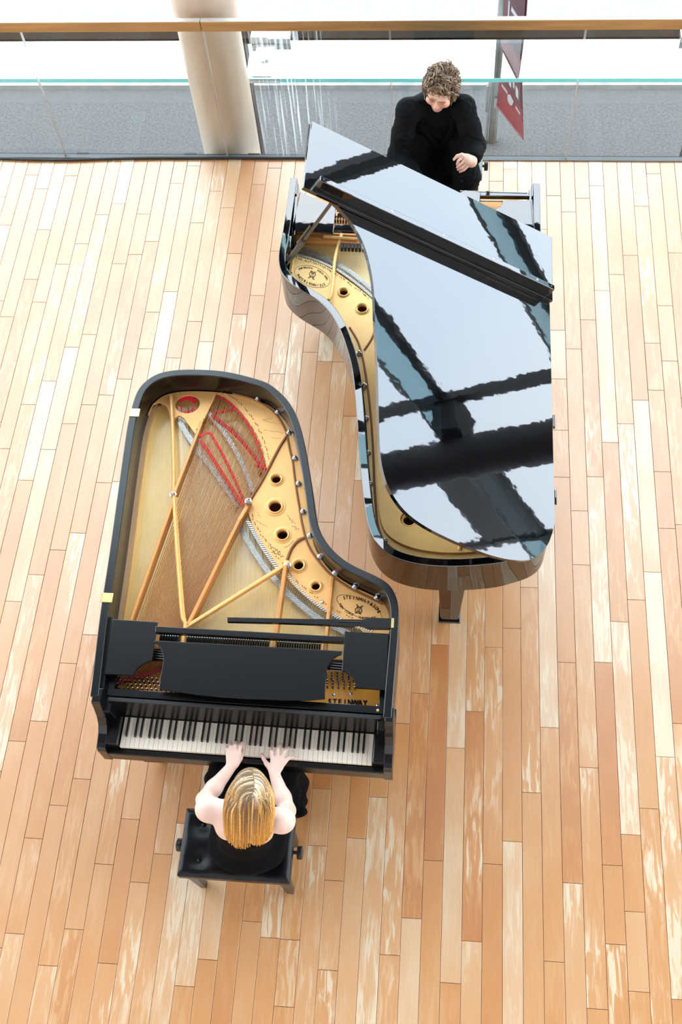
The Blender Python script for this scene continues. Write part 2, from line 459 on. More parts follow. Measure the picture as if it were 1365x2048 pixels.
# boards whose colour stands out: (x, y) on the board -> tone, figure
SPECIAL = []
for px, py, tone, st in [(1255, 1330, .98, .8), (1262, 1600, .8, 1), (1320, 1350, .95, .1), (1090, 1250, .85, .4), (905, 1400, .8, .35), (865, 1760, .75, .5), (747, 1707, .7, .4),
                         (942, 1963, .7, .3), (1178, 1650, .45, 1), (1270, 1900, .62, 0), (1347, 1707, .6, 1), (128, 1681, .45, 1), (90, 1990, .62, .6),
                         (267, 1579, .55, 1), (338, 1579, .5, 1), (636, 1635, .6, .5), (620, 1810, .55, .6), (533, 1860, .5, .7), (651, 1995, .4, 1), (31, 1907, .05, .3),
                         (15, 2010, .6, .2), (883, 1490, .1, .7), (840, 1600, .12, .9), (1208, 1407, .15, .1), (980, 1230, .12, .4), (1350, 1420, .2, .5), (1025, 1500, .35, .1),
                         (1172, 1200, .5, .9), (1215, 1150, .8, .9), (1300, 950, .95, 0), (1310, 1090, .75, 0), (960, 1500, .12, .9), (934, 1700, .12, 1),
                         (1000, 1290, .5, .1), (1165, 1400, .5, .3), (1280, 1750, .3, .1), (500, 1700, .2, .3), (850, 1960, .35, .2), (100, 1500, .35, .2), (60, 1560, .4, .2),
                         (520, 1960, .3, .2), (30, 1640, .45, .1), (180, 1560, .3, .4), (470, 1880, .25, .3), (405, 1150 - 500, .5, .2), (260, 470, .2, .3), (490, 560, .1, .1), (60, 550, .3, .1),
                         (80, 1150, .8, .3), (200, 1150, .85, .6), (40, 1300, .7, .6), (660, 870, .8, .3), (640, 1000, .6, .5), (690, 880, .5, .7)]:
    q = at(px, py, 0); SPECIAL.append((q[0], q[1], tone, st))
rp = random.Random(3)
planks = []
LEN = 1.192
for n in range(-46, 36):
    x0 = PX0 + n * PW
    known = sorted(JOINTS.get(n, [0.4 + 1.19 * rp.random() if n % 2 else 1.0 + 1.19 * rp.random()]))
    js = list(known)
    while js[0] > -1.2: js.insert(0, js[0] - LEN)
    while js[-1] < FLOOR_Y: js.append(js[-1] + LEN)
    out = [js[0]]
    for j in js[1:]:
        gap = j - out[-1]
        if gap > 1.45:
            k = max(1, round(gap / LEN)); b0 = out[-1]
            for i in range(1, k): out.append(b0 + gap * i / k)
        out.append(j)
    for a, b in zip(out[:-1], out[1:]):
        b = min(b, FLOOR_Y)
        if b - a < 0.05 or b < -1.2: continue
        tone = min(max(rp.gauss(.37, .11), 0.02), .9); st = rp.random() ** 1.6
        if rp.random() < .10: tone = .75
        for sx_, sy_, t_, s_ in SPECIAL:
            if x0 <= sx_ < x0 + PW and a <= sy_ < b: tone, st = t_, s_
        planks.append((x0, a, b, (tone, st, rp.random())))
def seen(x, y):
    q = CAM_R @ np.array([x, y, -CAM_H])
    px = 682.5 + FOC * q[0] / q[2]; py = 1024 - FOC * q[1] / q[2]
    return -20 < px < 1385 and -20 < py < 2068
def plank_geo(g, x0, a, b, c):
    e = 0.0011; k = 0.0012
    zz = c[2] * 0.0006
    X0, X1, Y0, Y1 = x0 + e, x0 + PW - e, a + e, b - e
    g.col = c
    lo = [(X0, Y0, -0.013), (X1, Y0, -0.013), (X1, Y1, -0.013), (X0, Y1, -0.013)]
    md = [(x, y, zz - k) for x, y, z in lo]
    tp = [(X0 + k, Y0 + k, zz), (X1 - k, Y0 + k, zz), (X1 - k, Y1 - k, zz), (X0 + k, Y1 - k, zz)]
    F = [(8, 9, 10, 11)]
    for i in range(4):
        j = (i + 1) % 4
        F += [(i, j, j + 4, i + 4), (i + 4, j + 4, j + 8, i + 8)]
    g.add(lo + md + tp, F)
single, rest = [], []
for p in planks:
    vis = any(seen(p[0] + PW / 2, y) for y in np.linspace(p[1], p[2], 7))
    (single if vis else rest).append(p)
single.sort(key=lambda p: -(min(p[2], 6.1) - max(p[1], .2)))
rest += single[300:]; single = single[:300]
for p in single:
    g = G(); plank_geo(g, *p); g.build('plank', MAT['plank'], floor)
g = G()
for p in rest: plank_geo(g, *p)
tag(g.build('planks', MAT['plank'], floor), kind='stuff')
# boards of the room beyond the laid rows
g = G(); g.col = (.36, .3, .5)
g.box(ROOM[0], PX0 - 46 * PW, ROOM[2], FLOOR_Y, -0.0135, 0); g.box(PX0 + 36 * PW, ROOM[1], ROOM[2], FLOOR_Y, -0.0135, 0)
g.box(PX0 - 46 * PW, PX0 + 36 * PW, ROOM[2], -1.3, -0.0135, 0)
tag(g.build('plain_boards', MAT['plank'], floor), kind='stuff')

CEIL = 11.0
def struct(name, g, m, **k): return tag(g.build(name, m, **k), kind='structure')
# side walls: plaster toward the back, with unseen glazing added toward the street to brighten the floor
for sd, xw, nm, wn_, GY in ((-1, ROOM[0], 'wall_left', 'added_glazing_left', 1.2), (1, ROOM[1], 'wall_right', 'added_glazing_right', -1.7)):
    xa, xb = sorted((xw, xw + sd * .2))
    g = G(); g.box(xa, xb, ROOM[2], GY, -1.2, CEIL); g.box(xa, xb, GY, 7.0, -1.2, .25); struct(nm, g, MAT['white_wall'])
    w2 = bpy.data.objects.new(wn_, None); COL.objects.link(w2); w2.location = (xw, 4, 0); w2['kind'] = 'structure'
    for k in range(2 if sd < 0 else 3):
        y0 = GY + 2.9 * k; x = xw + sd * .1
        g = G(); g.add([(x, y0 + .03, .25), (x, y0 + 2.87, .25), (x, y0 + 2.87, CEIL), (x, y0 + .03, CEIL)], [(0, 1, 2, 3)]); g.build('pane', MAT['facade_pane'], w2)
        g = G(); g.box(x - .05, x + .05, y0 - .03, y0 + .03, .25, CEIL); g.build('mullion', MAT['steel_dark'], w2)
    for z in (2.2, 3.82, 5.5, 7.2, 9.0):
        g = G(); g.box(x - .04, x + .04, GY, 7.0, z - .04, z + .04); g.build('transom', MAT['steel_dark'], w2)
g = G(); g.box(ROOM[0] - .2, ROOM[1] + .2, ROOM[2] - .2, ROOM[2], -1.2, CEIL); struct('wall_back', g, MAT['white_wall'])
g = G(); g.box(ROOM[0] - .2, ROOM[1] + .2, ROOM[2] - .2, 7.2, CEIL, CEIL + .3)
ceil = struct('ceiling', g, MAT['grey_ceiling'])
for yy in (-2.6, -0.2, 2.2, 4.6):
    g = G(); g.box(ROOM[0], ROOM[1], yy - .12, yy + .12, CEIL - .45, CEIL); g.build('beam', MAT['grey_ceiling'], ceil)
# curtain wall outside the guard rail
FY = 7.13
mx0 = aty(519, 290, FY - .05)[0]
mull = [mx0 + 3.53 * k for k in (-2, -1, 0, 1, 2, 3)]
ed = [ROOM[0]] + mull + [ROOM[1]]
win = bpy.data.objects.new('window_1', None); COL.objects.link(win); win.location = (0, FY, 0); win['kind'] = 'structure'
LEVELS = [.29, 2.2, 3.82, 5.5, 7.2, 9.0]
for a, b in zip(ed[:-1], ed[1:]):
    g = G(); g.add([(a + .02, FY, -1.2), (b - .02, FY, -1.2), (b - .02, FY, CEIL), (a + .02, FY, CEIL)], [(0, 1, 2, 3)])
    g.build('pane', MAT['facade_pane'], win)
for x in mull:
    g = G(); g.box(x - .014, x + .014, FY - .05, FY + .05, -1.2, .26); g.box(x - .05, x + .05, FY - .05, FY + .05, 1.2, CEIL); g.build('mullion', MAT['steel_dark'], win)
    g = G(); g.box(x + .10, x + .125, FY - .02, FY + .02, 1.6, CEIL); g.build('gasket', MAT['steel_dark'], win)
g = G(); g.box(ROOM[0], ROOM[1], FY - .075, FY + .03, .262, .310)
g.build('transom', MAT['dark_wood'], win)
for z in LEVELS[1:]:
    g = G(); g.box(ROOM[0], ROOM[1], FY - .03, FY + .05, z - .045, z + .045); g.build('transom', MAT['steel_dark'], win)
    for a, b in zip(ed[:-1], ed[1:]):
        g = G(); g.box(a + .02, b - .02, 6.625, 7.05, z + .005, z + .035); g.build('upper_fin', MAT['fin_under'], win)
        g = G(); g.box(a + .02, b - .02, 6.60, 6.625, z + .005, z + .035); g.build('upper_fin_edge', MAT['steel_teal'], win)
g = G(); g.box(7.0, 8.85, FY - .04, FY + .04, 3.9, 4.62); g.build('spandrel_panel', MAT['steel_dark'], win)
g = G(); g.lathe((5.72, 6.46, -1.2), [(.235, 0), (.235, CEIL + 1.2)], 40); tag(g.build('column_2', MAT['dark_column'], smooth=True), kind='structure')  # second round column, out of view, mirrored dark in the raised lid
for zz in LEVELS[1:4]:
    g = G(); g.box(5.45, 6.0, 6.7, 7.1, zz - .18, zz + .10); g.build('fin_bracket', MAT['steel_dark'], win)

# street outside, one step lower
SZ = -1.2
g = G(); g.box(-40, 40, FLOOR_Y + .02, 8.33, SZ - .2, SZ); g.box(-40, ROOM[0] - .25, -30, FLOOR_Y + .02, SZ - .2, SZ); g.box(ROOM[1] + .25, 40, -30, FLOOR_Y + .02, SZ - .2, SZ); struct('street', g, MAT['asphalt'])
g = G(); g.add([(-40, 8.22, SZ), (40, 8.30, SZ), (40, 8.42, SZ), (-40, 8.36, SZ), (-40, 8.24, SZ + .03), (40, 8.32, SZ + .03), (40, 8.42, SZ + .03), (-40, 8.36, SZ + .03)],
               [(3, 2, 1, 0), (4, 5, 6, 7), (0, 1, 5, 4), (1, 2, 6, 5), (2, 3, 7, 6), (3, 0, 4, 7)])
struct('kerb', g, MAT['kerb'])
g = G(); g.box(-40, 40, 8.33, 60, SZ - .2, SZ + .02); struct('pavement', g, MAT['pavement'])
g = G(); g.box(ROOM[0], ROOM[1], FLOOR_Y, FLOOR_Y + .02, -.3, -.002); struct('trim_1', g, MAT['steel_dark'])

# ---- glass guard rail
RY = 6.135
bal = thing('glass_guard_rail', (0, RY, 0), 'frameless glass guard rail with a bronze handrail along the wood floor edge', 'railing')
joints = [at(135, 306, 0)[0] - 2.2, at(135, 306, 0)[0], at(457.5, 306, 0)[0], at(787, 311, 0)[0], at(1132, 312, 0)[0], at(1132, 312, 0)[0] + 1.25, at(1132, 312, 0)[0] + 2.5]
for a, b in zip(joints[:-1], joints[1:]):
    g = G(); g.box(a + .004, b - .004, RY - .007, RY + .007, 0.004, 1.115)
    o = g.build('glass_panel', MAT['pane'], bal)
    for xe in (a + .004, b - .004):
        s = 1 if xe < (a + b) / 2 else -1
        g = G(); g.box(xe - .0012, xe + .0012, RY - .0075, RY + .0075, .006, 1.113); g.build('polished_edge', MAT['alu'], o)
g = G(); g.box(ROOM[0], ROOM[1], RY - .018, RY + .018, 0, .010); g.build('base_channel', MAT['channel'], bal)
g = G(); g.box(ROOM[0], joints[2] - .002, RY - .028, RY + .008, 1.113, 1.185); g.box(joints[2] + .002, ROOM[1], RY - .028, RY + .008, 1.113, 1.185)
hr = g.build('handrail', MAT['bronze'], bal, bevel=.003)
g = G(); g.box(ROOM[0], joints[2] - .002, RY - .026, RY + .007, 1.185, 1.189); g.box(joints[2] + .002, ROOM[1], RY - .026, RY + .007, 1.185, 1.189)
g.build('rail_sky_sheen', MAT['rail_top'], hr)  # pale layer painting the sky's reflection on the bronze top face
for px in (168, 383, 510):
    q = at(px, 302, 0); g = G(); g.box(q[0] - .045, q[0] + .045, RY + .02, RY + .035, .0, .012); g.build('setting_block', MAT['steel_dark'], bal)

# ---- round column in front of the curtain wall
cl = at(410, 300, 0); cr = at(521, 300, 0)
ccx = (cl[0] + cr[0]) / 2 - .065; crad = (cr[0] - cl[0]) / 2 * 1.03
ccy = 6.24 + crad
col = thing('round_column', (ccx, ccy, SZ), 'thick round beige column rising behind the glass guard rail', 'column')
g = G(); g.lathe((ccx, ccy, SZ), [(crad, 0.0), (crad, 2.0), (crad, 5.0), (crad, CEIL - SZ)], 48); g.build('shaft', MAT['concrete_col'], col, smooth=True)
g = G(); g.lathe((ccx, ccy, SZ), [(crad + .03, 0), (crad + .03, .1), (crad + .012, .12)], 48); g.build('base_ring', MAT['concrete_col'], col, smooth=True)

# ---- horizontal glass fins between the columns
def fin(xa, xb, label, ends):
    f = thing('glass_fin', ((xa + xb) / 2, 6.84, .3), label, 'glass fin', 'horizontal glass fins of the curtain wall')
    y0, y1, z0, z1 = 6.625, 7.045, .268, .300
    g = G(); g.box(xa, xb, y0 + .004, y1, z0, z1); pl = g.build('glass_plate', MAT['fin_glass'], f)
    g = G(); g.box(xa, xb, y0, y0 + .004, z0, z1); g.build('front_edge', MAT['fin_edge'], f)
    for x, s in ends:
        b = G(); b.box(min(x, x + s * .30), max(x, x + s * .30), 7.0, 7.085, z1, z1 + .05); b.box(min(x, x + s * .13), max(x, x + s * .13), 7.0, 7.085, z1 + .05, z1 + .062)
        br = b.build('bracket', MAT['alu'], f, bevel=.004)
        b = G(); b.box(min(x, x + s * .25), max(x, x + s * .25), y0 - .004, y0 + .004, z0 - .004, z1 - .012); b.build('edge_clip', MAT['alu'], f)
        b = G(); b.box(min(x + s * .045, x + s * .19), max(x + s * .045, x + s * .19), y0 + .02, y1 - .05, z1, z1 + .006); b.build('clamp_plate', MAT['alu'], f, bevel=.002)
        b = G(); b.lathe((x + s * .12, 6.835, z1 + .006), [(.045, 0), (.045, .012), (.038, .018)], 24); b.build('disc_fitting', MAT['alu'], f, smooth=True)
    return f
xr = at(497, 158, .3)[0]; xl = at(382, 156, .3)[0]
fin(-8.5, xl + .02, 'long clear glass fin with a teal front edge, left of the round column', [(xl + .02, -1)][:0])
fin(xr - .02, mull[3] + .02, 'long clear glass fin with teal edge and disc fitting, right of the round column', [(xr - .02, 1), (mull[3] + .02, -1)])

# ---- lamp post and banner in the street
pb = aty(984, 300, 7.62)
post = thing('street_post', (pb[0], 7.62, SZ), 'tapered pale concrete street post beyond the glass', 'post')
pt_ = aty(997, 10, 7.62)
dz = 6.5
tx = pb[0] + (pt_[0] - pb[0]) / (pt_[2] - pb[2]) * dz
g = G(); g.lathe((pb[0], 7.62, SZ), [(.042, 0), (.040, 1.0), (.022, 3.2), (.016, 6.2)], 10); g.build('shaft', MAT['post'], post, smooth=True)
g = G(); g.tube([(pb[0] - .058, 7.60, SZ), (pb[0] - .055, 7.60, SZ + 1.1)], .014, 8); g.build('conduit', MAT['alu'], post)
g = G(); g.box(pb[0] - .085, pb[0] - .06, 7.57, 7.61, SZ + .35, SZ + .62); g.build('junction_box', MAT['post'], post, bevel=.004)
# banner: hung out from the post toward the room, slightly to the right
b0 = aty(994, 210, 7.54)
d_ = np.array([0.21, -0.40]); zb = b0[2]
bn = thing('street_banner', (b0[0], 7.54, zb), 'red street banner with white print hanging from the concrete post', 'banner')
def bpt(u, h):                                       # u out from the post, h up
    s = .012 * math.sin(4 * h + 2 * u) - .06 * h * u
    return np.array([b0[0] + d_[0] * u + s, 7.54 + d_[1] * u, zb + h])
def bsheet(u0, u1, h0, h1, m, name, par, off=0.0, nu=6, nh=16):
    g = G(); V = []
    nrm = np.array([-0.885, -0.465, 0])
    for side in (0, 1):
        for j in range(nh + 1):
            for i in range(nu + 1):
                p = bpt(u0 + (u1 - u0) * i / nu, h0 + (h1 - h0) * j / nh)
                V.append(p + nrm * (off + (.004 if side else -.001) * (1 if off >= 0 else -1)))
    F = []; W = nu + 1; S = W * (nh + 1)
    for j in range(nh):
        for i in range(nu):
            a = j * W + i
            F += [(a, a + 1, a + W + 1, a + W), (a + S + W, a + S + W + 1, a + S + 1, a + S)]
    g.add(V, F)
    return g.build(name, m, par, smooth=True)
cloth = bsheet(0, 1, 0, 1.5, MAT['banner_red'], 'cloth', bn)
# banner print
bsheet(.04, .97, .30, 1.32, MAT['banner_dark'], 'print_panel', cloth, .006)
rb = random.Random(5)
for (u, h, w, t) in [(.12, .36, .22, .035), (.12, .245, .25, .02), (.44, .245, .18, .02), (.72, .23, .2, .02), (.42, .36, .1, .14), (.60, .40, .08, .22), (.2, .52, .14, .05), (.18, .62, .1, .05),
                     (.74, .36, .12, .1), (.55, .7, .06, .3), (.75, .62, .08, .4), (.3, .85, .06, .25), (.45, 1.05, .3, .04)]:
    gw = G(); nrm = np.array([-0.885, -0.465, 0])
    q = [bpt(u, h), bpt(u + w, h), bpt(u + w, h + t), bpt(u, h + t)]
    gw.hexa([p + nrm * .007 for p in q], [p + nrm * .0125 for p in q])
    gw.build('white_print', MAT['banner_white'], cloth)
q = bpt(.5, .235) + np.array([-.885, -.465, 0]) * .0125
gw = G(); gw.lathe(q, [(.045, 0), (.045, .004)], 16, axis=(-.885, -.465, 0)); gw.build('round_print', MAT['banner_white'], cloth)
for h in (.0, 1.5):
    gw = G(); gw.tube([bpt(-.04, h), bpt(1.0, h)], .008, 8); gw.build('banner_arm', MAT['banner_red'], bn)
gw = G(); gw.box(b0[0] - .02, b0[0] + .012, 7.535, 7.565, zb - .02, zb + .05); gw.build('arm_bracket', MAT['alu'], bn)

# ---- loose cable along the foot of the rail
g = G()
pts = [at(-60, 317, .012)] + [at(x, y, .012) for x, y in [(0, 317), (60, 319), (130, 320), (200, 318), (300, 316), (420, 316), (520, 316), (610, 316), (700, 315), (760, 313)]]
g.tube(spline(pts, 5), .011, 8)
tag(g.build('floor_cable', MAT['cable'], smooth=True), 'black cable lying along the foot of the glass guard rail', 'cable')

# ================================================================ text and flat print
def glyphs(txt):
    cu = bpy.data.curves.new('t', 'FONT'); cu.body = txt; cu.size = 1.0; cu.resolution_u = 2
    ob = bpy.data.objects.new('t', cu); COL.objects.link(ob)
    bpy.context.view_layer.update()
    dg = bpy.context.evaluated_depsgraph_get()
    me = bpy.data.meshes.new_from_object(ob.evaluated_get(dg))
    V = [(v.co.x, v.co.y) for v in me.vertices]; F = [tuple(p.vertices) for p in me.polygons]
    bpy.data.objects.remove(ob); bpy.data.curves.remove(cu); bpy.data.meshes.remove(me)
    return V, F
def bold(V, F):
    return V, F
def arc_text(g, txt, cpx, ax, ay, tilt, a0, a1, size, z, inward=False, flip=1, weight=0.045, bx=1.0):
    """Letters along an ellipse drawn on the level plane z; centre, radii and tilt in photograph pixels."""
    n = len(txt)
    for i, ch in enumerate(txt):
        if ch == ' ': continue
        a = a0 + (a1 - a0) * (i + .5) / n
        V, F = glyphs(ch)
        if not V: continue
        mx = (min(v[0] for v in V) + max(v[0] for v in V)) / 2
        ex = ax * math.cos(a); ey = ay * math.sin(a)
        tx, ty = -ax * math.sin(a), ay * math.cos(a)
        if not inward: tx, ty = -tx, -ty                   # reading direction clockwise over the top
        L = math.hypot(tx, ty); tx /= L; ty /= L
        nx, ny = -ty, tx
        for dx_, dy_ in ((0, 0), (weight, 0), (0, weight), (weight, weight)):
            out = []
            for vx, vy in V:
                u = (vx - mx + dx_ - weight / 2) * size * bx; w = (vy - .35 + dy_ - weight / 2) * size
                lx = ex + tx * u + nx * w; ly = ey + ty * u + ny * w
                c, s = math.cos(tilt), math.sin(tilt)
                X = lx * c - ly * s; Y = lx * s + ly * c      # y up
                out.append(at(cpx[0] + X, cpx[1] - Y, z))
            g.add(out, F)
def line_text(g, txt, p0, p1, size, z, weight=.06, sx=1.0):
    p0 = np.array(p0, float); p1 = np.array(p1, float)
    d = (p1 - p0); n = len(txt); u = d / np.linalg.norm(d); nn = np.array([u[1], -u[0]])
    for i, ch in enumerate(txt):
        V, F = glyphs(ch)
        if not V: continue
        mx = (min(v[0] for v in V) + max(v[0] for v in V)) / 2
        c = p0 + d * (i + .5) / n
        for dx_, dy_ in ((0, 0), (weight, 0), (0, weight), (weight, weight)):
            out = []
            for vx, vy in V:
                q = c + u * (vx - mx + dx_ - weight / 2) * size * sx + nn * (vy - .35 + dy_) * size
                out.append(at(q[0], q[1], z))
            g.add(out, F)
def lyre(g, cpx, s, rot, z, r):
    def P(x, y):
        c, q = math.cos(rot), math.sin(rot)
        return at(cpx[0] + s * (x * c - y * q), cpx[1] - s * (x * q + y * c), z)
    for sg in (1, -1):
        g.tube([P(sg * x, y) for x, y in spline([(0.15, -.75), (.6, -.6), (.78, -.15), (.5, .25), (.3, .6), (.55, .95), (.8, .8)], 4)], r, 5)
    for x in (-.22, 0, .22): g.tube([P(x, -.5), P(x, .55)], r * .6, 4)
    g.tube([P(-.6, .55), P(.6, .55)], r, 5); g.tube([P(-.4, -.45), P(.4, -.45)], r, 5)
    g.tube([P(-.7, -.95), P(0, -.72), P(.7, -.95)], r, 5)

# ================================================================ the near grand piano (keyboard toward the bottom of the picture)
ZR, ZB, ZP, ZS = 1.0, 0.70, 0.855, 0.80
p1 = thing('grand_piano', (-0.86, 2.3, 0), 'satin black grand piano without its lid, played by the blonde woman', 'grand piano', 'concert grand pianos')
K0 = at(238.9, 1493.2, .735); K1 = at(744, 1529.5, .735)
KU = (K1 - K0) / np.linalg.norm(K1 - K0); KV = np.array([-KU[1], KU[0], 0]); KL = np.linalg.norm(K1 - K0)
def lk(u, v, z): q = K0 + KU * u + KV * v; return np.array([q[0], q[1], z])
def lbox(g, u0, u1, v0, v1, z0, z1):
    return g.hexa([lk(u0, v0, z0), lk(u1, v0, z0), lk(u1, v1, z0), lk(u0, v1, z0)], [lk(u0, v0, z1), lk(u1, v0, z1), lk(u1, v1, z1), lk(u0, v1, z1)])

rim_px = [(180, 1392), (187, 1336), (200, 1225), (216.9, 1120), (239.2, 958.5), (246.9, 904.6), (254.6, 850.8), (261, 822.6), (268.7, 796.9), (275.1, 781.5), (285.4, 767.4), (303.3, 753.3),
          (323.8, 744.4), (354.6, 739.2), (387.9, 738.5), (426.4, 740), (464.9, 745.1), (498.2, 753.3), (520, 759.7), (540.7, 768.2), (562.6, 785.9), (580.2, 805.7), (593.4, 829.9),
          (604.4, 862.9), (613.2, 902.4), (619.8, 939.8), (628, 994.7), (632, 1027.9), (637, 1050), (643, 1066), (652, 1082), (667, 1101), (690, 1120.5), (716.2, 1135.2), (742.9, 1147), (765.7, 1159),
          (781, 1171.4), (791, 1188.6), (796.2, 1205.7), (798.4, 1225), (798.2, 1250), (797.2, 1270), (793.5, 1316.8), (787.9, 1381), (783.9, 1436)]
rim_o = smooth_path(spline(ats(rim_px, ZR), 4), 3)
rim_i = smooth_path(offset(rim_o, .040), 2)
rim_in2 = smooth_path(offset(rim_o, .052), 4)
g = G(); g.wall(rim_o, rim_i, ZB, ZR)
rim = g.build('case_rim', MAT['satin'], p1, smooth=True, bevel=.004)
# straight bass side: bevelled hinge strip
# soundboard
g = G(); g.prism([[tuple(p[:2]) for p in rim_in2 if p[1] > 1.80]], ZS - .012, ZS); g.build('soundboard', MAT['soundboard'], p1)
g = G(); g.wall(offset(rim_o, .038)[2:42], offset(rim_o, .064)[2:42], ZS, ZS + .022); g.build('inner_rim_strip', MAT['bare_wood'], p1, smooth=True)

# iron plate: web round the tail and the bent side, with the open bays left out
inner_px = [(770, 1300), (720, 1258), (690, 1241), (650, 1220), (612, 1193), (584, 1168), (552, 1126), (524, 1085), (506, 1052), (497, 1026), (503, 1001), (518, 972), (535, 942), (531, 924),
            (521, 892), (508, 862), (491, 836), (471, 812), (451, 797), (431, 788.5), (420, 810), (406, 843), (392, 869), (378, 850), (368, 836), (359, 831), (350, 836), (343, 850), (341, 838), (338, 822), (331, 809), (318, 803.5), (306, 808), (297, 830)]
outer = [p for p in offset(rim_o, .046)]
iA = min(range(len(outer)), key=lambda i: np.linalg.norm(outer[i] - at(290, 830, ZP)[:2]))
iB = min(range(len(outer)), key=lambda i: np.linalg.norm(outer[i] - at(783, 1300, ZP)[:2]))
web_out = [tuple(p) for p in outer[iA:iB + 1]]
web = web_out + [tuple(at(x, y, ZP)[:2]) for x, y in inner_px]
HOLES = [(553, 959, 9.3, 16.5), (551, 1014, 12.0, 21), (565.5, 1070, 10.3, 18.5), (598, 1131, 9.3, 16.5), (632, 1173, 8.0, 15)]
PXM = 1 / 376.0
def circle(c, r, n=22): return [(c[0] + r * math.cos(2 * math.pi * k / n), c[1] + r * math.sin(2 * math.pi * k / n)) for k in range(n)]
loops = [web]
for x, y, ri, ro in HOLES: loops.append(circle(at(x, y, ZP), ri * PXM))
ov = at(375, 808, ZP); loops.append([(ov[0] + .070 * math.cos(a), ov[1] + .062 * math.sin(a)) for a in np.linspace(0, 2 * math.pi, 26)[:-1]])
g = G(); g.prism(loops, ZP - .014, ZP)
plate = g.build('iron_plate', MAT['gold'], p1, bevel=.003)
for x, y, ri, ro in HOLES:
    c = at(x, y, ZP); a, b = ri * PXM, ro * PXM
    g = G(); g.lathe(c, [(a, -.014), (a, .006), (a + .006, .010), (a + .010, .008), (a + .012, .003), (b - .004, .003), (b, .0015), (b + .001, -.001), (a + .003, -.012), (a, -.014)], 28)
    g.build('sound_hole_collar', MAT['gold'], plate, smooth=True)
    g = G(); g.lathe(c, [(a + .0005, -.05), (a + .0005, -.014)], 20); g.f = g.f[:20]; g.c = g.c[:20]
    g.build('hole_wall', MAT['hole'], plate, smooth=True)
    g = G(); g.lathe((c[0], c[1] + a * .25, ZS + .001), [(a * 1.25, 0), (a * 1.25, .001), (0, .001)], 20); g.build('hole_shade_disc', MAT['hole_shade'], plate)  # dark disc paints shade on the soundboard, offset to leave a pale crescent
# raised rib that follows the bent side, and the ribs that branch from it
def ribtube(px, z, r, name='plate_rib', m='strut', par=None, flat=(1, 1)):
    g = G(); g.tube(spline(ats(px, z), 4), r, 8, flat=flat); return g.build(name, MAT[m], par or plate, smooth=True)
ribtube([(466, 787), (499, 795.5), (523, 806.5), (543, 820), (558.2, 837), (569.2, 856.3), (575, 874), (580, 900), (586, 925), (589, 950), (594, 985), (599, 1015), (604, 1045), (611, 1074), (622, 1100),
         (642, 1128), (665, 1152), (700, 1176), (735, 1193), (764, 1207)], ZP + .001, .0065, m='rib')
ribtube([(574, 872), (562, 890), (550, 912), (538, 936), (524, 962), (508, 988), (499, 1003)], ZP + .003, .0075, m='rib')
ribtube([(610, 1075), (595, 1083), (583, 1098), (576, 1116), (572, 1128)], ZP + .003, .008, m='rib')
# struts: tall flat bars
def strut(pa, pb, z, w, h, name='plate_strut', m='strut', za=None):
    a, b = at(*pa, z if za is None else za), at(*pb, z)
    t = b - a; t /= np.linalg.norm(t); s = np.array([-t[1], t[0], 0]); s /= np.linalg.norm(s)
    g = G()
    dn = np.array([0, 0, -h])
    g.hexa([a - s * w + dn, a + s * w + dn, b + s * w + dn, b - s * w + dn], [a - s * w, a + s * w, b + s * w, b - s * w])
    return g.build(name, MAT[m], plate, bevel=.004, seg=3)
ZT = .905
ribtube([(342, 792), (345, 840), (347, 900), (348, 950), (348, 990)], ZP + .020, .011, name='plate_strut', m='gold')
strut((432, 786), (407, 838), ZP + .006, .006, .020, m='gold')
strut((404, 842), (349, 984), ZP + .045, .009, .06, za=ZP + .006)
strut((346, 1004), (258, 1250), ZT, .008, .06)
ribtube([(348, 988), (349, 1010), (353, 1080), (359, 1160), (365, 1232), (371, 1248), (366, 1285), (364, 1330)], ZT, .010, name='plate_strut', m='gold')
ribtube([(352, 1012), (357, 1080), (363, 1160), (370, 1236), (377, 1248)], ZT - .002, .005, name='plate_strut', m='gold')
strut((500, 1003), (478, 1040), ZT - .005, .011, .06, za=ZP + .02)
strut((480, 1037), (375, 1250), ZT, .009, .065)
strut((567, 1131), (372, 1253), ZT, .009, .03, m='gold')
strut((575, 1120), (569, 1136), ZP + .03, .012, .04, m='gold', za=ZP + .02)
strut((571, 1130), (547, 1300), ZT, .010, .06)
strut((666, 1150), (662, 1175), ZP + .02, .010, .03, za=ZP + .004)
strut((663, 1172), (650, 1300), ZT - .01, .009, .05, za=ZP + .025)
def acorn(px, z, s=1.0):
    g = G(); g.lathe(at(*px, z), [(.016 * s, 0), (.016 * s, .006 * s), (.010 * s, .008 * s), (.010 * s, .016 * s), (.009 * s, .021 * s), (.005 * s, .025 * s), (0, .026 * s)], 10)
    return g
for px, z in [((347, 990), ZP + .045), ((497, 1003), ZP + .03), ((576, 1132), ZP + .02)]:
    acorn(px, z, 1.15).build('acorn_nut', MAT['steel_pin'], plate, smooth=True)
for px in [(516, 799), (556, 825.5), (579, 866), (591, 917), (598, 968), (607, 1024), (621, 1072), (641, 1114), (671, 1147), (711, 1175), (755, 1197)]:
    acorn(px, ZP).build('plate_bolt', MAT['steel_pin'], plate, smooth=True)
for px in [(644, 1204)]:
    g = G(); g.lathe(at(*px, ZP), [(.010, 0), (.010, .003), (.006, .006), (0, .006)], 12); g.build('plate_screw', MAT['steel_pin'], plate, smooth=True)
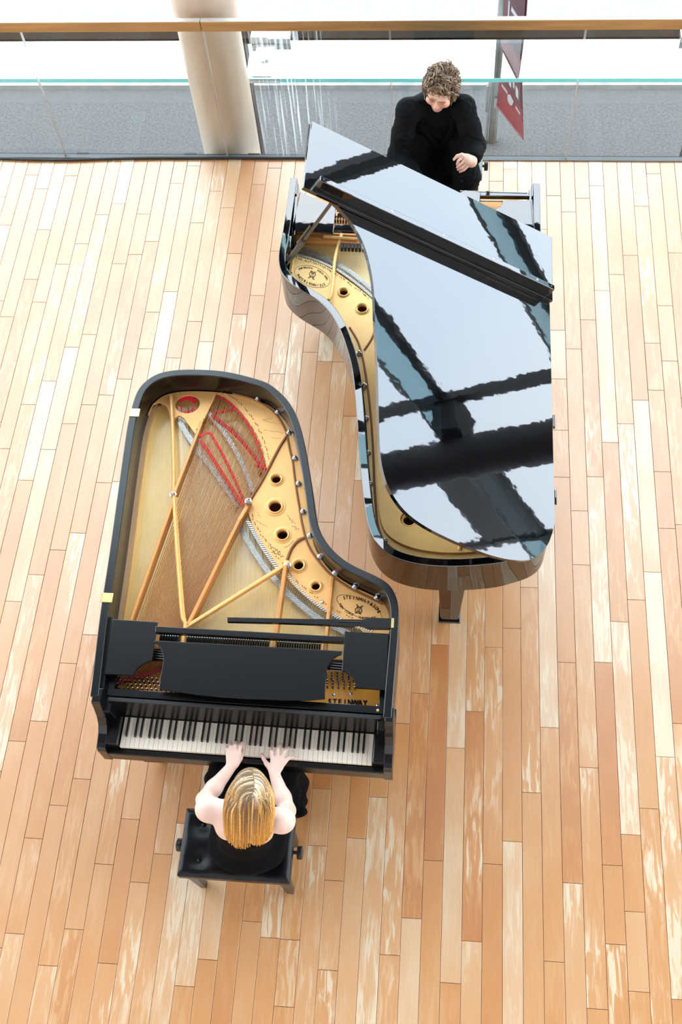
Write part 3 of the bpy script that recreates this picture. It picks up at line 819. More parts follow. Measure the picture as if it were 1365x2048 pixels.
# oval badge, lettering, emblem, signatures
zt = ZP + .0008
g = G(); arc_text(g, 'STEINWAY & SONS'.replace(' & ', '&'), (719, 1216), 42, 17.5, -math.radians(19), math.radians(152), math.radians(12), 9.6, zt, bx=.9)
arc_text(g, 'NEW YORK', (719, 1216), 40, 17, -math.radians(19), math.radians(196), math.radians(262), 7.0, zt, inward=True)
arc_text(g, 'HAMBURG', (719, 1216), 40, 17, -math.radians(19), math.radians(276), math.radians(336), 7.0, zt, inward=True)
g.build('lettering', MAT['print'], plate)
g = G(); g.tube([at(719 + 47 * math.cos(a) * math.cos(.33) - 23 * math.sin(a) * math.sin(-.33), 1216 + 47 * math.cos(a) * math.sin(.33) + 23 * math.sin(a) * math.cos(.33), ZP + .0004) for a in np.linspace(0, 2 * math.pi, 40)], .0014, 5)
g.build('badge_outline', MAT['rib'], plate)
g = G(); lyre(g, (718, 1219), 9, -math.radians(12), zt, .0022); g.build('emblem', MAT['print'], plate)
rs = random.Random(11)
def scribble(cpx, w, h, rot, n, r, dens=1.0):
    g = G(); pts = []
    for i in range(n):
        t = i / (n - 1)
        x = (t - .5) * w + rs.uniform(-1, 1) * w * .05; y = (rs.uniform(-1, 1)) * h * (.5 if i % 3 else .9)
        c, s = math.cos(rot), math.sin(rot)
        pts.append(at(cpx[0] + x * c - y * s, cpx[1] + x * s + y * c, ZP + .0006))
    g.tube(spline(pts, 4), r, 4)
    return g.build('signature', MAT['ink'], plate)
for a in [((583, 1040), 26, 5, .9, 14, .0007), ((592, 1056), 16, 5, .8, 9, .0009), ((524, 1048), 30, 3, .55, 14, .0005), ((519, 1030), 14, 5, 1.0, 8, .0004), ((549, 1097), 30, 6, .6, 12, .0012),
          ((556, 1108), 24, 4, .5, 12, .0011), ((545, 845), 34, 2, .15, 12, .0004), ((548, 862), 36, 3, .15, 14, .0004), ((536, 838), 22, 2, -.1, 9, .0004), ((553, 876), 20, 2, .1, 9, .0004)]:
    scribble(*a)
g = G(); g.tube(ats([(569, 1095), (577, 1092), (588, 1081)], ZP + .0006), .0008, 4); g.tube(ats([(592, 1078), (606, 1074)], ZP + .0006), .0006, 4); g.build('signature', MAT['ink'], plate)
# hitch pins along the web edge
g = G()
for path, m in (([(499, 1034), (512, 1062), (531, 1090), (560, 1130), (592, 1168), (622, 1193), (655, 1217), (700, 1240), (760, 1256)], 46), ([(437, 787), (457, 796), (479, 814), (499, 838), (515, 866), (527, 896), (536, 928)], 38),
                ([(389, 862), (408, 855), (420, 880), (440, 912), (470, 960), (495, 1000)], 26)):
    P = spline([at(x + 5, y - 3, ZP) for x, y in path], 8)
    for i in range(m):
        c = P[int(i * (len(P) - 1) / (m - 1))]
        g.lathe((c[0] + rs.uniform(-.004, .004), c[1] + rs.uniform(-.004, .004), ZP), [(.0022, 0), (.0022, .007)], 5)
tag(g.build('hitch_pins', MAT['rib'], plate), kind='stuff')

# bridges with their pins, duplex bars, felts
def band(px, z, w, name, m, h=.03, par=p1):
    P = smooth_path(spline(ats(px, z), 6), 1)
    g = G(); g.wall(offset(P, -w), offset(P, w), z - h, z); return g.build(name, MAT[m], par, bevel=.002), P
def bars(P, z, w, name, par, step, m, slant=.6, bw=.0016):
    g = G(); L = 0; last = -1
    for i in range(1, len(P)):
        a, b = np.array(P[i - 1][:2]), np.array(P[i][:2]); d = np.linalg.norm(b - a)
        s = step - (L - last) if last >= 0 else 0
        while s < d:
            t = (b - a) / d; c = a + t * s; nn = np.array([t[1], -t[0]])
            p = c - nn * w + t * slant * w; q = c + nn * w - t * slant * w
            g.tube([(p[0], p[1], z), (q[0], q[1], z)], bw, 4); s += step
        last = L + s - step; L += d
    return tag(g.build(name, MAT[m], par), kind='stuff')
ZBR = ZS + .030
for px, z, w, nm in [([(416, 825), (432, 842), (453, 871), (474, 905), (492, 945), (506, 984)], ZBR + .012, .013, 'bass_bridge'),
                     ([(357, 838), (368, 858), (382, 880), (392, 895), (410, 918), (434, 950), (458, 984), (476, 1012)], ZBR - .006, .016, 'long_bridge'),
                     ([(478, 1046), (489, 1070), (510, 1105), (532, 1137), (552, 1160), (580, 1190), (612, 1218), (648, 1243), (700, 1268)], ZBR, .015, 'treble_bridge')]:
    b, P = band(px, z, w, nm, 'bridge')
    bars(P, z + .001, w * .8, 'bridge_pins', b, .0115, 'steel_pin', slant=.9, bw=.0018)
for px, z, w in [([(497, 1044), (510, 1068), (528, 1098), (548, 1127), (562, 1145)], ZP - .002, .010), ([(576, 1150), (596, 1175), (622, 1199), (648, 1219), (662, 1227)], ZP - .002, .008),
                 ([(664, 1228), (690, 1243), (720, 1256), (745, 1262)], ZP - .002, .009)]:
    b, P = band(px, z, w, 'duplex_bar', 'wire', h=.012)
    bars(P, z + .002, w, 'duplex_segments', b, .013, 'steel_pin', slant=.5, bw=.0032)
def feltband(px, z, w, h=.006): return band(px, z, w, 'red_felt_strip', 'felt', h=h)
feltband([(431, 790), (451, 799), (470, 815), (489, 838), (505, 864), (517, 893), (526, 922), (531, 938)], ZP + .004, .007, .010)
feltband([(425, 826), (450, 822), (475, 817)], ZP + .001, .008)
feltband([(424, 829), (445, 846), (470, 868), (492, 892), (510, 915), (527, 938)], ZP + .002, .010)
feltband([(508, 930), (520, 934), (534, 938)], ZP - .008, .006)
feltband([(398, 872), (408, 868), (420, 866), (428, 878), (446, 910), (468, 955), (488, 1002)], ZBR + .032, .008)
feltband([(400, 880), (418, 904), (442, 942), (466, 980), (486, 1012)], ZBR + .032, .010)
feltband([(358, 800), (375, 795), (393, 803)], ZP - .016, .014)
feltband([(356, 812), (375, 825), (392, 814)], ZP - .018, .010)
ribtube([(462, 852), (480, 870), (498, 893), (514, 920), (520, 950)], ZS + .008, .008, name='cutoff_rib', m='bare_wood', par=p1)

# strings
def wires(lines, r, name, m, par=p1, n=4):
    g = G()
    for a, b in lines: g.tube([a, b], r, n)
    return tag(g.build(name, MAT[m], par), kind='stuff')
arcP = spline(ats([(434, 790), (455, 800), (477, 818), (497, 842), (513, 868), (525, 897), (533, 934)], ZP + .004), 8)
bass = []
NB = 38
for i in range(NB):
    t = i / (NB - 1)
    a = arcP[int(t * (len(arcP) - 1))]
    x = 268 + 100 * (t ** .8)
    fr = at(x, 1252, ZP + .022)
    d = fr - a
    bass.append((a, a + d * min(1.35, (a[1] - 1.735) / (a[1] - fr[1]))))
wires(bass, .0021, 'bass_strings', 'copper')
ten = []
NT = 74
top = spline(ats([(356, 812), (368, 815), (392, 816), (404, 868), (424, 882), (452, 920), (480, 975), (492, 1012), (500, 1046), (516, 1076), (538, 1106), (563, 1140)], ZP - .006), 8)
for i in range(NT):
    t = i / (NT - 1)
    a = top[int(t * (len(top) - 1))]; fr = at(379 + 166 * t, 1300, ZP - .004)
    ten.append((a, fr + (fr - a) * .06))
wires(ten, .00075, 'tenor_strings', 'wire')
tre = []
for i in range(26):
    t = i / 25
    a = at(578 + 80 * t, 1152 + 73 * t ** .8, ZP - .004); fr = at(553 + 92 * t, 1300, ZP - .004); tre.append((a, fr))
for i in range(22):
    t = i / 21
    a = at(664 + 100 * t, 1228 + 32 * t, ZP - .004); fr = at(656 + 108 * t, 1330, ZP - .004); tre.append((a, fr))
wires(tre, .00075, 'treble_strings', 'wire')

# front field of the plate: tuning pins, agraffe felt, cast name
ZF = .87
fp = [(208, 1391), (216, 1345), (228, 1290), (775, 1322), (772, 1421), (500, 1407)]
g = G(); g.prism([[tuple(at(x, y, ZF)[:2]) for x, y in fp]], ZF - .02, ZF); front = g.build('pin_block_plate', MAT['gold_front'], p1, bevel=.002)
g = G()
for r_ in range(4):
    for c_ in range(16):
        g.tube([at(222 + 9.3 * c_ + 3 * r_, 1358 + 7.2 * r_ + .5 * c_, ZF), at(222 + 9.3 * c_ + 3 * r_, 1358 + 7.2 * r_ + .5 * c_, ZF) + np.array([0, .006, .030])], [.0042, .0034], 6)
for c_ in range(6):
    for r_ in range(6):
        q = at(653 + 11 * c_ + (2.5 if r_ > 2 else 0), 1349 + 5.4 * r_ + .6 * c_, ZF)
        g.tube([q, q + np.array([0, .004, .028])], [.0042, .0034], 6)
tag(g.build('tuning_pins', MAT['pin_dark'], p1), kind='stuff')
g = G()
for r_ in range(4):
    for c_ in range(16):
        q = at(222 + 9.3 * c_ + 3 * r_, 1358 + 7.2 * r_ + .5 * c_, ZF) + np.array([0, .006, .030]); g.lathe(q, [(.0032, 0), (.0032, .002), (0, .003)], 6)
for c_ in range(6):
    for r_ in range(6):
        q = at(653 + 11 * c_ + (2.5 if r_ > 2 else 0), 1349 + 5.4 * r_ + .6 * c_, ZF) + np.array([0, .004, .028]); g.lathe(q, [(.0030, 0), (.0030, .002), (0, .003)], 6)
tag(g.build('tuning_pin_tips', MAT['steel_pin'], p1), kind='stuff')
fl = []
for i in range(17): fl.append((at(226 + 9.3 * i, 1385, ZF + .012), at(236 + 9.3 * i, 1318 + .6 * i, ZF + .016)))
wires(fl, .0018, 'bass_string_ends', 'copper')
fl = []
for i in range(18): fl.append((at(652 + 3.6 * i, 1362 + .2 * i, ZF + .012), at(654 + 3.6 * i, 1318, ZF + .016)))
wires(fl, .0010, 'treble_string_ends', 'wire')
band([(212, 1370), (250, 1360), (290, 1348), (330, 1334)], ZF + .02, .010, 'agraffe_felt', 'felt_dark', h=.02)
for px in [(668.5, 1390), (702, 1389), (757, 1411)]:
    g = G(); g.lathe(at(*px, ZF), [(.0085, 0), (.0085, .002), (.005, .004), (0, .004)], 12); g.build('plate_screw', MAT['steel_pin'], front, smooth=True)
g = G(); line_text(g, 'STEINWAY', (655, 1403.5), (736, 1407), 14.5, ZF + .001, weight=.12, sx=.88); g.build('cast_name', MAT['print'], front)

# dampers between the struts, with their rail and guide
g = G(); gt = G()
for i in range(66):
    t = i / 65
    x = 322 + 318 * t; y = 1270 + 17 * t
    if abs(x - 364) < 7 or abs(x - 549) < 7: continue
    a = at(x, y, .915)
    g.box(a[0] - .0042, a[0] + .0042, a[1] - .05, a[1] + .035, .875, .915)
    gt.box(a[0] - .003, a[0] + .003, a[1] - .004, a[1] + .006, .9152, .918)
dmp = tag(g.build('dampers', MAT['gloss_dark'], p1), kind='stuff')
tag(gt.build('damper_wires', MAT['steel_pin'], dmp), kind='stuff')
for px, m in [([(296, 1300), (330, 1303)], 0), ([(660, 1325), (692, 1328)], 0)]:
    g = G()
    for k in range(4):
        g.tube([at(px[0][0], px[0][1] + 5 * k, .93), at(px[1][0], px[1][1] + 5 * k, .93)], .0022, 5)
    g.build('desk_slide_rods', MAT['steel_pin'], p1)
g = G(); g.prism([[tuple(at(x, y, .925)[:2]) for x, y in [(285, 1296), (335, 1298), (335, 1322), (285, 1320)]]], .915, .922); g.prism([[tuple(at(x, y, .925)[:2]) for x, y in [(655, 1318), (700, 1320), (700, 1341), (655, 1339)]]], .915, .922)
g.build('desk_slide', MAT['gloss_dark'], p1)

# music desk lying flat, its side shelves and rear rail
ZD = .985
def panel(px, z, h, name, m='satin', par=p1, bev=.003):
    g = G(); g.prism([[tuple(at(x, y, z)[:2]) for x, y in px]], z - h, z); return g.build(name, MAT[m], par, bevel=bev)
SHELF_L = [(226, 1238), (315.5, 1243.5), (304, 1321), (297, 1322), (288.5, 1326), (281, 1331), (275, 1336.5), (270, 1344), (266, 1351), (208.5, 1348)]
SHELF_R = [(689.5, 1262.3), (779, 1267), (772, 1380), (711.3, 1375.6), (709.7, 1365.2), (706, 1357), (700, 1350), (691, 1344), (684, 1342)]
DESK = [(309, 1281), (497, 1291), (685, 1302), (683, 1309), (676, 1311), (668, 1316), (661, 1324), (656, 1332), (652, 1346), (650.5, 1372), (650.5, 1397), (615, 1400), (560, 1400.5), (500, 1398), (440, 1394), (388, 1388.5),
        (350, 1383), (318.5, 1377.5), (321, 1353), (325, 1334), (327, 1316), (325, 1304), (320, 1293), (314, 1287), (308, 1285)]
panel(SHELF_L, ZD, .014, 'desk_shelf'); panel(SHELF_R, ZD, .014, 'desk_shelf')
panel(DESK, ZD + .006, .014, 'music_desk')
panel([(311, 1252), (690, 1273), (689.5, 1285), (310, 1264.5)], ZD + .004, .03, 'desk_rail')
# prop stick laid across
panel([(455, 1234.5), (600, 1237.5), (700, 1238.5), (728, 1239), (735, 1236), (745, 1235.5), (784, 1236.5), (783, 1257), (738, 1256.5), (728, 1252), (716, 1249), (704, 1253), (692, 1252), (640, 1248.5), (560, 1245.5), (455, 1243)], 1.0, .022, 'lid_prop', bev=.004)
g = G(); g.tube(ats([(678, 1243.2), (722, 1244.5)], 1.001), .004, 6, flat=(1, .35)); g.build('prop_groove', MAT['gloss_dark'], p1)
g = G(); g.box(*(lambda a, b: (a[0], b[0], b[1], a[1]))(at(783.5, 1237, 1.0), at(788, 1256, 1.0)), .985, 1.004); g.build('prop_hinge', MAT['brass'], p1)
for px in [(270, 825), (215.5, 1195)]:
    q = at(px[0] + 1, px[1], 1.0)
    g = G(); g.box(q[0] - .028, q[0] + .024, q[1] - .028, q[1] + .022, .998, 1.005); h_ = g.build('lid_hinge', MAT['brass'], p1, bevel=.0015)
    g = G()
    for k in range(4): g.tube([(q[0] - .031, q[1] - .026 + .012 * k, 1.002), (q[0] - .031, q[1] - .018 + .012 * k, 1.002)], .005, 8)
    g.build('hinge_knuckle', MAT['brass'], h_, smooth=True)
# inner side rails of the arms
g = G(); g.prism([[tuple(at(x, y, .97)[:2]) for x, y in [(214, 1232), (226, 1234), (206, 1392), (192, 1390)]]], .80, .97); g.prism([[tuple(at(x, y, .97)[:2]) for x, y in [(779, 1262), (788, 1262), (776, 1440), (769, 1440)]]], .80, .97)
g.build('arm_lining', MAT['satin'], p1, bevel=.003)

# stretcher, fallboard, key bed, keys, key blocks, cheeks
U0, U1 = -.095, 1.322
g = G(); lbox(g, U0 + .045, U1 - .045, .185, .222, .88, .94); g.build('stretcher', MAT['satin'], p1, bevel=.003)
for u, v in [(-.02, .205), (1.245, .2)]:
    g = G(); g.lathe(lk(u, v, .94), [(.007, 0), (.007, .002), (0, .0025)], 12); g.build('lock_stud', MAT['brass'] if u > 1 else MAT['gloss_dark'], p1)
g = G()
prof = [(.152, .742), (.160, .742), (.176, .93), (.172, .938), (.164, .938), (.160, .93)]
A = [lk(U0 + .052, v, z) for v, z in prof]; B = [lk(U1 - .052, v, z) for v, z in prof]
n_ = len(prof)
g.add(A + B, [tuple(range(n_)), tuple(range(n_, 2 * n_))[::-1]] + [(i, (i + 1) % n_, n_ + (i + 1) % n_, n_ + i) for i in range(n_)])
fb = g.build('fallboard', MAT['gloss_dark'], p1, bevel=.002)
g = G(); lbox(g, U0 + .06, U1 - .06, .158, .176, .938, .946); g.build('fallboard_edge', MAT['steel_dark'], fb, bevel=.002)
g = G(); lbox(g, U0, U1, -.02, .30, .61, .68); g.build('key_bed', MAT['satin'], p1, bevel=.004)
g = G(); lbox(g, U0 + .02, U1 - .02, -.032, -.004, .62, .712); g.build('key_slip', MAT['satin'], p1, bevel=.005)
for u0, u1 in ((U0 + .035, -.004), (KL + .004, U1 - .035)):
    g = G(); lbox(g, u0, u1, -.004, .152, .68, .785); g.build('key_block', MAT['satin'], p1, bevel=.005)
for u0, u1 in ((U0 + .035, U0 + .075), (U1 - .075, U1 - .035)):
    g = G(); lbox(g, u0, u1, .110, .33, .68, .93); g.build('arm_block', MAT['satin'], p1, bevel=.003)
def cheek(u0, u1):
    prof = [(-.034, .61), (-.034, .75), (-.025, .775), (.0, .785), (.04, .795), (.075, .82), (.10, .87), (.115, .93), (.126, .985), (.132, .996), (.20, .996), (.20, .61)]
    g = G(); n = len(prof)
    A = [lk(u0, v, z) for v, z in prof]; B = [lk(u1, v, z) for v, z in prof]
    g.add(A + B, [tuple(range(n))[::-1], tuple(range(n, 2 * n))] + [(i, (i + 1) % n, n + (i + 1) % n, n + i) for i in range(n)])
    return g.build('cheek', MAT['satin'], p1, bevel=.004)
cheek(U0 - .004, U0 + .040); cheek(U1 - .040, U1 + .002)
KW = KL / 52
pat = [1, 0, 1, 1, 0, 1, 1]                                # black key after A, C, D, F, G
wk = None
for i in range(52):
    g = G(); lbox(g, KW * i + .0006, KW * (i + 1) - .0006, 0, .150, .712, .735)
    g.build('white_key', MAT['ivory'], p1, bevel=.0012, seg=1)
for i in range(51):
    note = 'ABCDEFG'[i % 7]
    if note in 'BE': continue
    sh = {'A': .002, 'C': -.002, 'D': .002, 'F': -.0025, 'G': 0}[note]
    u = KW * (i + 1) + sh
    g = G()
    g.hexa([lk(u - .0060, .050, .733), lk(u + .0060, .050, .733), lk(u + .0060, .150, .733), lk(u - .0060, .150, .733)],
           [lk(u - .0046, .056, .747), lk(u + .0046, .056, .747), lk(u + .0046, .150, .747), lk(u - .0046, .150, .747)])
    g.build('black_key', MAT['ebony'], p1, bevel=.001, seg=1)
g = G(); lbox(g, 0, KL, .148, .1515, .70, .741); g.build('name_felt', MAT['gloss_dark'], p1)
# legs and lyre
def leg(x, y, zt, par, m):
    g = G(); a = .075; b = .05
    g.hexa([(x - b, y - b, .085), (x + b, y - b, .085), (x + b, y + b, .085), (x - b, y + b, .085)], [(x - a, y - a, zt), (x + a, y - a, zt), (x + a, y + a, zt), (x - a, y + a, zt)])
    g.box(x - b - .012, x + b + .012, y - b - .012, y + b + .012, .085, .105)
    l = g.build('leg', MAT[m], par, bevel=.006)
    g = G(); g.lathe((x, y, .04), [(.0, -.018), (.04, -.018), (.04, .018), (0, .018)], 18, axis=(1, 0, 0)); g.box(x - .02, x + .02, y - .01, y + .01, .04, .088)
    g.build('caster', MAT['brass'], l)
    return l
for px in [(-1.47, 1.62), (-.32, 1.62), (-1.28, 3.2)]: leg(px[0], px[1], .70 if px[1] > 2 else .61, p1, 'satin')
g = G(); g.box(-.99, -.75, 1.66, 1.72, .09, .15); g.tube([(-.96, 1.69, .15), (-.93, 1.69, .61)], .018, 8); g.tube([(-.78, 1.69, .15), (-.81, 1.69, .61)], .018, 8)
ly = g.build('pedal_lyre', MAT['satin'], p1)
for x in (-.95, -.87, -.79):
    g = G(); g.box(x - .012, x + .012, 1.54, 1.68, .10, .112); g.build('pedal', MAT['brass'], ly, bevel=.003)
# ================================================================ the far grand piano (keyboard toward the glass)
p2 = thing('grand_piano', (-0.19, 3.7, 0), 'glossy black concert grand piano with raised lid by the glass railing', 'grand piano', 'concert grand pianos')
r2_px = [(1081, 366), (1083, 480), (1092, 640), (1098, 860), (1102, 1040)]
LIDY = 2.36
tail_r = [(1101, 1062), (1094, 1083), (1080, 1098), (1060, 1109), (1030, 1118)]
bent = [(1000, 1126), (950, 1131), (900, 1133), (850, 1130), (810, 1122), (780, 1110), (758, 1092), (744, 1070), (735, 1045), (730, 1015), (726, 985), (722, 945), (718, 900), (715, 850), (711.5, 800), (707.5, 760), (703, 730),
        (695, 700), (685, 670), (672, 642), (655, 617), (635, 599.5), (612, 586), (592, 574), (575, 560), (562, 543), (557, 520), (558.5, 500), (563, 478), (569, 440), (575, 400), (581.5, 355)]
r2 = smooth_path(spline(ats(r2_px + tail_r + bent, ZR), 4), 3)
r2i = smooth_path(offset(r2, .042), 2)
g = G(); g.wall(r2, r2i, .71, ZR)
g.build('case_rim', MAT['lacquer'], p2, smooth=True, bevel=.004)
r2s = smooth_path(offset(r2, .054), 4)
g = G(); g.prism([[tuple(p[:2]) for p in r2s if p[1] < 4.70]], ZS - .012, ZS); g.build('soundboard', MAT['soundboard'], p2)
g = G(); g.prism([[tuple(p[:2]) for p in smooth_path(offset(r2, .03), 3)]], .715, .725); g.build('bottom_board', MAT['gloss_dark'], p2)

# iron plate: flange along the rim and the raised web beside the strings
o2 = offset(r2, .048)
def near_i(path, px, z): return min(range(len(path)), key=lambda i: np.linalg.norm(path[i][:2] - at(*px, z)[:2]))
i0, i1 = near_i(o2, (1090, 1060), ZP), near_i(o2, (575, 500), ZP)
in2 = [(583, 505), (600, 514), (625, 521), (648, 530), (668, 541), (690, 556), (715, 574), (735, 590), (748, 602), (775, 640), (810, 720), (850, 830), (890, 930), (930, 1000), (980, 1040), (1050, 1050)]
web2 = [tuple(p) for p in o2[i0:i1 + 1]] + [tuple(at(x, y, ZP)[:2]) for x, y in in2]
H2 = [(688, 585, 8.0, 12.5), (725, 617.5, 9.3, 15), (819, 1041, 11.5, 17)]
loops = [web2]
PX2 = 1 / 330.0
for x, y, a, b in H2: loops.append(circle(at(x, y, ZP), a * (PX2 if y < 900 else PXM)))
g = G(); g.prism(loops, ZP - .014, ZP); plate2 = g.build('iron_plate', MAT['gold_far'], p2, bevel=.003)
for x, y, a, b in H2:
    k = PX2 if y < 900 else PXM
    c = at(x, y, ZP); a *= k; b *= k
    g = G(); g.lathe(c, [(a, -.014), (a, .006), (a + .006, .010), (a + .010, .008), (a + .012, .003), (b - .004, .003), (b, .0015), (b + .001, -.001), (a + .003, -.012), (a, -.014)], 28); g.build('sound_hole_collar', MAT['gold_far'], plate2, smooth=True)
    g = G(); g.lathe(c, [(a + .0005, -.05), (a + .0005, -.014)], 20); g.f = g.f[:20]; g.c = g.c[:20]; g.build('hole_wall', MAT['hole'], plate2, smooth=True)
    g = G(); g.lathe((c[0], c[1] + a * .15, ZS + .001), [(a * 1.25, 0), (a * 1.25, .001), (0, .001)], 20); g.build('hole_shade_disc', MAT['hole_shade'], plate2)  # painted shade under the hole, as on the near plate
def rib2(px, z, r, m='rib', nm='plate_rib'):
    g = G(); g.tube(spline(ats(px, z), 4), r, 8); return g.build(nm, MAT[m], plate2, smooth=True)
rib2([(700, 655), (715, 680), (722, 700), (728, 725), (733, 755), (738, 790), (742, 830), (745, 870), (747, 910), (749, 960), (752, 1010), (756, 1050), (764, 1075)], ZP + .001, .0065)
rib2([(752, 655), (745, 675), (736, 690), (729, 700)], ZP + .002, .006)
# raised smooth web along the tail, stepping up from the bolt flange
rw = smooth_path(spline(ats([(1060, 1085), (1000, 1100), (930, 1108), (870, 1107), (820, 1097), (785, 1080), (766, 1058), (758, 1020), (755, 960), (753, 900), (765, 850)], ZP), 4), 2)
rw2 = [tuple(p[:2]) for p in rw] + [tuple(at(x, y, ZP)[:2]) for x, y in [(800, 860), (850, 960), (920, 1030), (1040, 1060)]]
hc = at(819, 1041, ZP)
g = G(); g.prism([rw2, circle(hc, 17.2 * PXM, 26)], ZP - .002, ZP + .018); g.build('tail_web', MAT['gold_far'], plate2, bevel=.010, seg=4)
for px in [(719, 707), (729, 772), (733, 838), (737, 907), (741, 969), (745, 1033), (770, 1083)]:
    acorn(px, ZP).build('plate_bolt', MAT['steel_pin'], plate2, smooth=True)
g = G(); q = at(919, 1100, ZP + .018); g.tube([q, q + np.array([.02, .14, .03])], .008, 8); g.build('plate_strut', MAT['gold_far'], plate2)
g = G(); g.box(q[0] - .03, q[0] + .02, q[1] + .05, q[1] + .07, ZP, ZP + .03); g.build('red_felt_strip', MAT['felt'], plate2)
rib2([(683, 468), (677, 492), (671, 515), (668, 540), (666, 565), (662, 590), (658, 600)], ZT - .01, .010, m='gold_far', nm='plate_strut')
rib2([(648, 473), (680, 475.5), (716, 478)], ZT, .010, m='gold_far', nm='plate_strut')
rib2([(588, 505), (586, 525), (583, 545)], ZP + .004, .006, m='gold_far')
# badge, turned toward the player
g = G(); arc_text(g, 'STEINWAY&SONS', (625, 553), 31, 15, math.pi - math.radians(20), math.radians(160), math.radians(20), 7.6, ZP + .0008, bx=.9)
arc_text(g, 'NEW YORK', (625, 553), 31, 15.5, math.pi - math.radians(20), math.radians(196), math.radians(262), 5.6, ZP + .0008, inward=True)
arc_text(g, 'HAMBURG', (625, 553), 31, 15.5, math.pi - math.radians(20), math.radians(278), math.radians(344), 5.6, ZP + .0008, inward=True)
g.build('lettering', MAT['print'], plate2)
g = G(); g.tube([at(625 + 37 * math.cos(a) * math.cos(.35) - 20 * math.sin(a) * math.sin(.35), 553 + 37 * math.cos(a) * math.sin(.35) + 20 * math.sin(a) * math.cos(.35), ZP + .0004) for a in np.linspace(0, 2 * math.pi, 40)], .0013, 5); g.build('badge_outline', MAT['rib'], plate2)
g = G(); lyre(g, (625, 550), 8, math.pi - .3, ZP + .0008, .002); g.build('emblem', MAT['print'], plate2)
g = G()
P = spline([at(x, y, ZP) for x, y in [(588, 511), (602, 519), (627, 526), (650, 536), (670, 547), (692, 562), (717, 580), (738, 597)]], 8)
for i in range(46):
    c = P[int(i * (len(P) - 1) / 45)]; g.lathe((c[0] + rs.uniform(-.004, .004), c[1] + rs.uniform(-.004, .004), ZP), [(.0022, 0), (.0022, .007)], 5)
tag(g.build('hitch_pins', MAT['pin_dark'], plate2), kind='stuff')
for px, z, w, nm in [([(590, 497), (615, 501), (645, 512), (672, 525), (700, 543), (730, 566), (758, 592)], ZBR, .014, 'treble_bridge'), ([(586, 508), (610, 513), (640, 523), (665, 535)], ZP - .001, .008, 'duplex_bar'), ([(672, 537), (700, 556), (728, 578), (748, 596)], ZP - .001, .008, 'duplex_bar')]:
    P = smooth_path(spline(ats(px, z), 6), 1)
    g = G(); g.wall(offset(P, -w), offset(P, w), z - .028, z); b = g.build(nm, MAT['bridge' if 'bridge' in nm else 'wire'], p2, bevel=.002)
    bars(P, z + .002, w * .8, 'bridge_pins', b, .0125, 'steel_pin', slant=.7, bw=.0022)
tr2 = []
for i in range(60):
    t = i / 59
    top_ = at(596 + 150 * t, 462 + 12 * t, ZP); bot = at(590 + 160 * t, 508 + 8 * t + 82 * t * t, ZP - .004); tr2.append((top_, bot))
wires(tr2, .0008, 'treble_strings', 'wire', par=p2)
# dark pin block zone, dampers and felt under the shelf
def panel2(px, z, h, name, m, par=p2, bev=.003): return panel(px, z, h, name, m, par, bev)
panel2([(583, 464), (760, 474), (1040, 470), (1045, 400), (960, 385), (588, 395)], .875, .02, 'pin_block_plate', 'strut')
panel2([(584, 470), (650, 476), (720, 481), (722, 489), (585, 483)], .90, .03, 'agraffe_bar', 'strut')
g = G()
for i in range(9):
    a = at(684 + 7.2 * i, 490 + .3 * i, .915); g.box(a[0] - .008, a[0] + .008, a[1] - .018, a[1] + .018, .88, .915)
tag(g.build('dampers', MAT['steel_dark'], p2), kind='stuff')
g = G()
for i in range(8):
    for k in range(2):
        q = at(671 + 5.4 * i, 436 + 8 * k + .4 * i, .878); g.tube([q, q + np.array([0, -.004, .03])], [.006, .005], 6)
tag(g.build('tuning_pins', MAT['pin_dark'], p2), kind='stuff')
# music desk with its side shelves and rails, all flat
panel2([(601, 383), (674, 414), (671, 420), (667, 466), (583, 461)], .985, .014, 'desk_shelf', 'lacquer')
panel2([(671, 448), (740, 452), (740, 464), (667, 461)], .975, .02, 'desk_rail', 'lacquer')
panel2([(671, 426), (720, 428), (720, 434), (671, 432)], .965, .012, 'desk_rail', 'lacquer')
panel2([(676, 412), (700, 414), (698, 424), (674, 422)], .99, .01, 'music_desk', 'lacquer')
sc = [(1005.5, 403), (1004, 409), (999, 415), (992, 419), (984, 420.5)]
panel2([(1063, 400.5), (1068, 470), (1070, 500), (930, 500), (930, 440), (960, 418), (984, 420.5)] + sc[::-1][1:] + [(1006, 400)], .985, .014, 'desk_shelf', 'lacquer')
panel2([(930, 380), (962, 384.5), (961, 400), (960, 408), (957, 413), (957, 419), (890, 400)], .99, .012, 'music_desk', 'lacquer')
panel2([(940, 383.5), (1058, 387.5), (1060, 392.5), (940, 391)], .985, .03, 'stretcher', 'lacquer')
panel2([(920, 380), (1056, 384), (1055, 387), (920, 383)], .95, .02, 'fallboard', 'lacquer')
panel2([(960, 399.3), (1061, 400.8), (1061, 402.4), (960, 401)], .985, .012, 'desk_edge', 'alu')
panel2([(1058, 379), (1065, 379), (1072, 500), (1066, 500)], .98, .10, 'arm_lining', 'lacquer')
panel2([(592, 368), (598, 368), (590, 470), (584, 470)], .985, .10, 'arm_lining', 'lacquer')
g = G(); q = at(579, 477, .985); g.box(q[0] - .012, q[0] + .012, q[1] - .07, q[1] + .02, .93, .985); g.build('lid_prop_block', MAT['lacquer'], p2, bevel=.003)
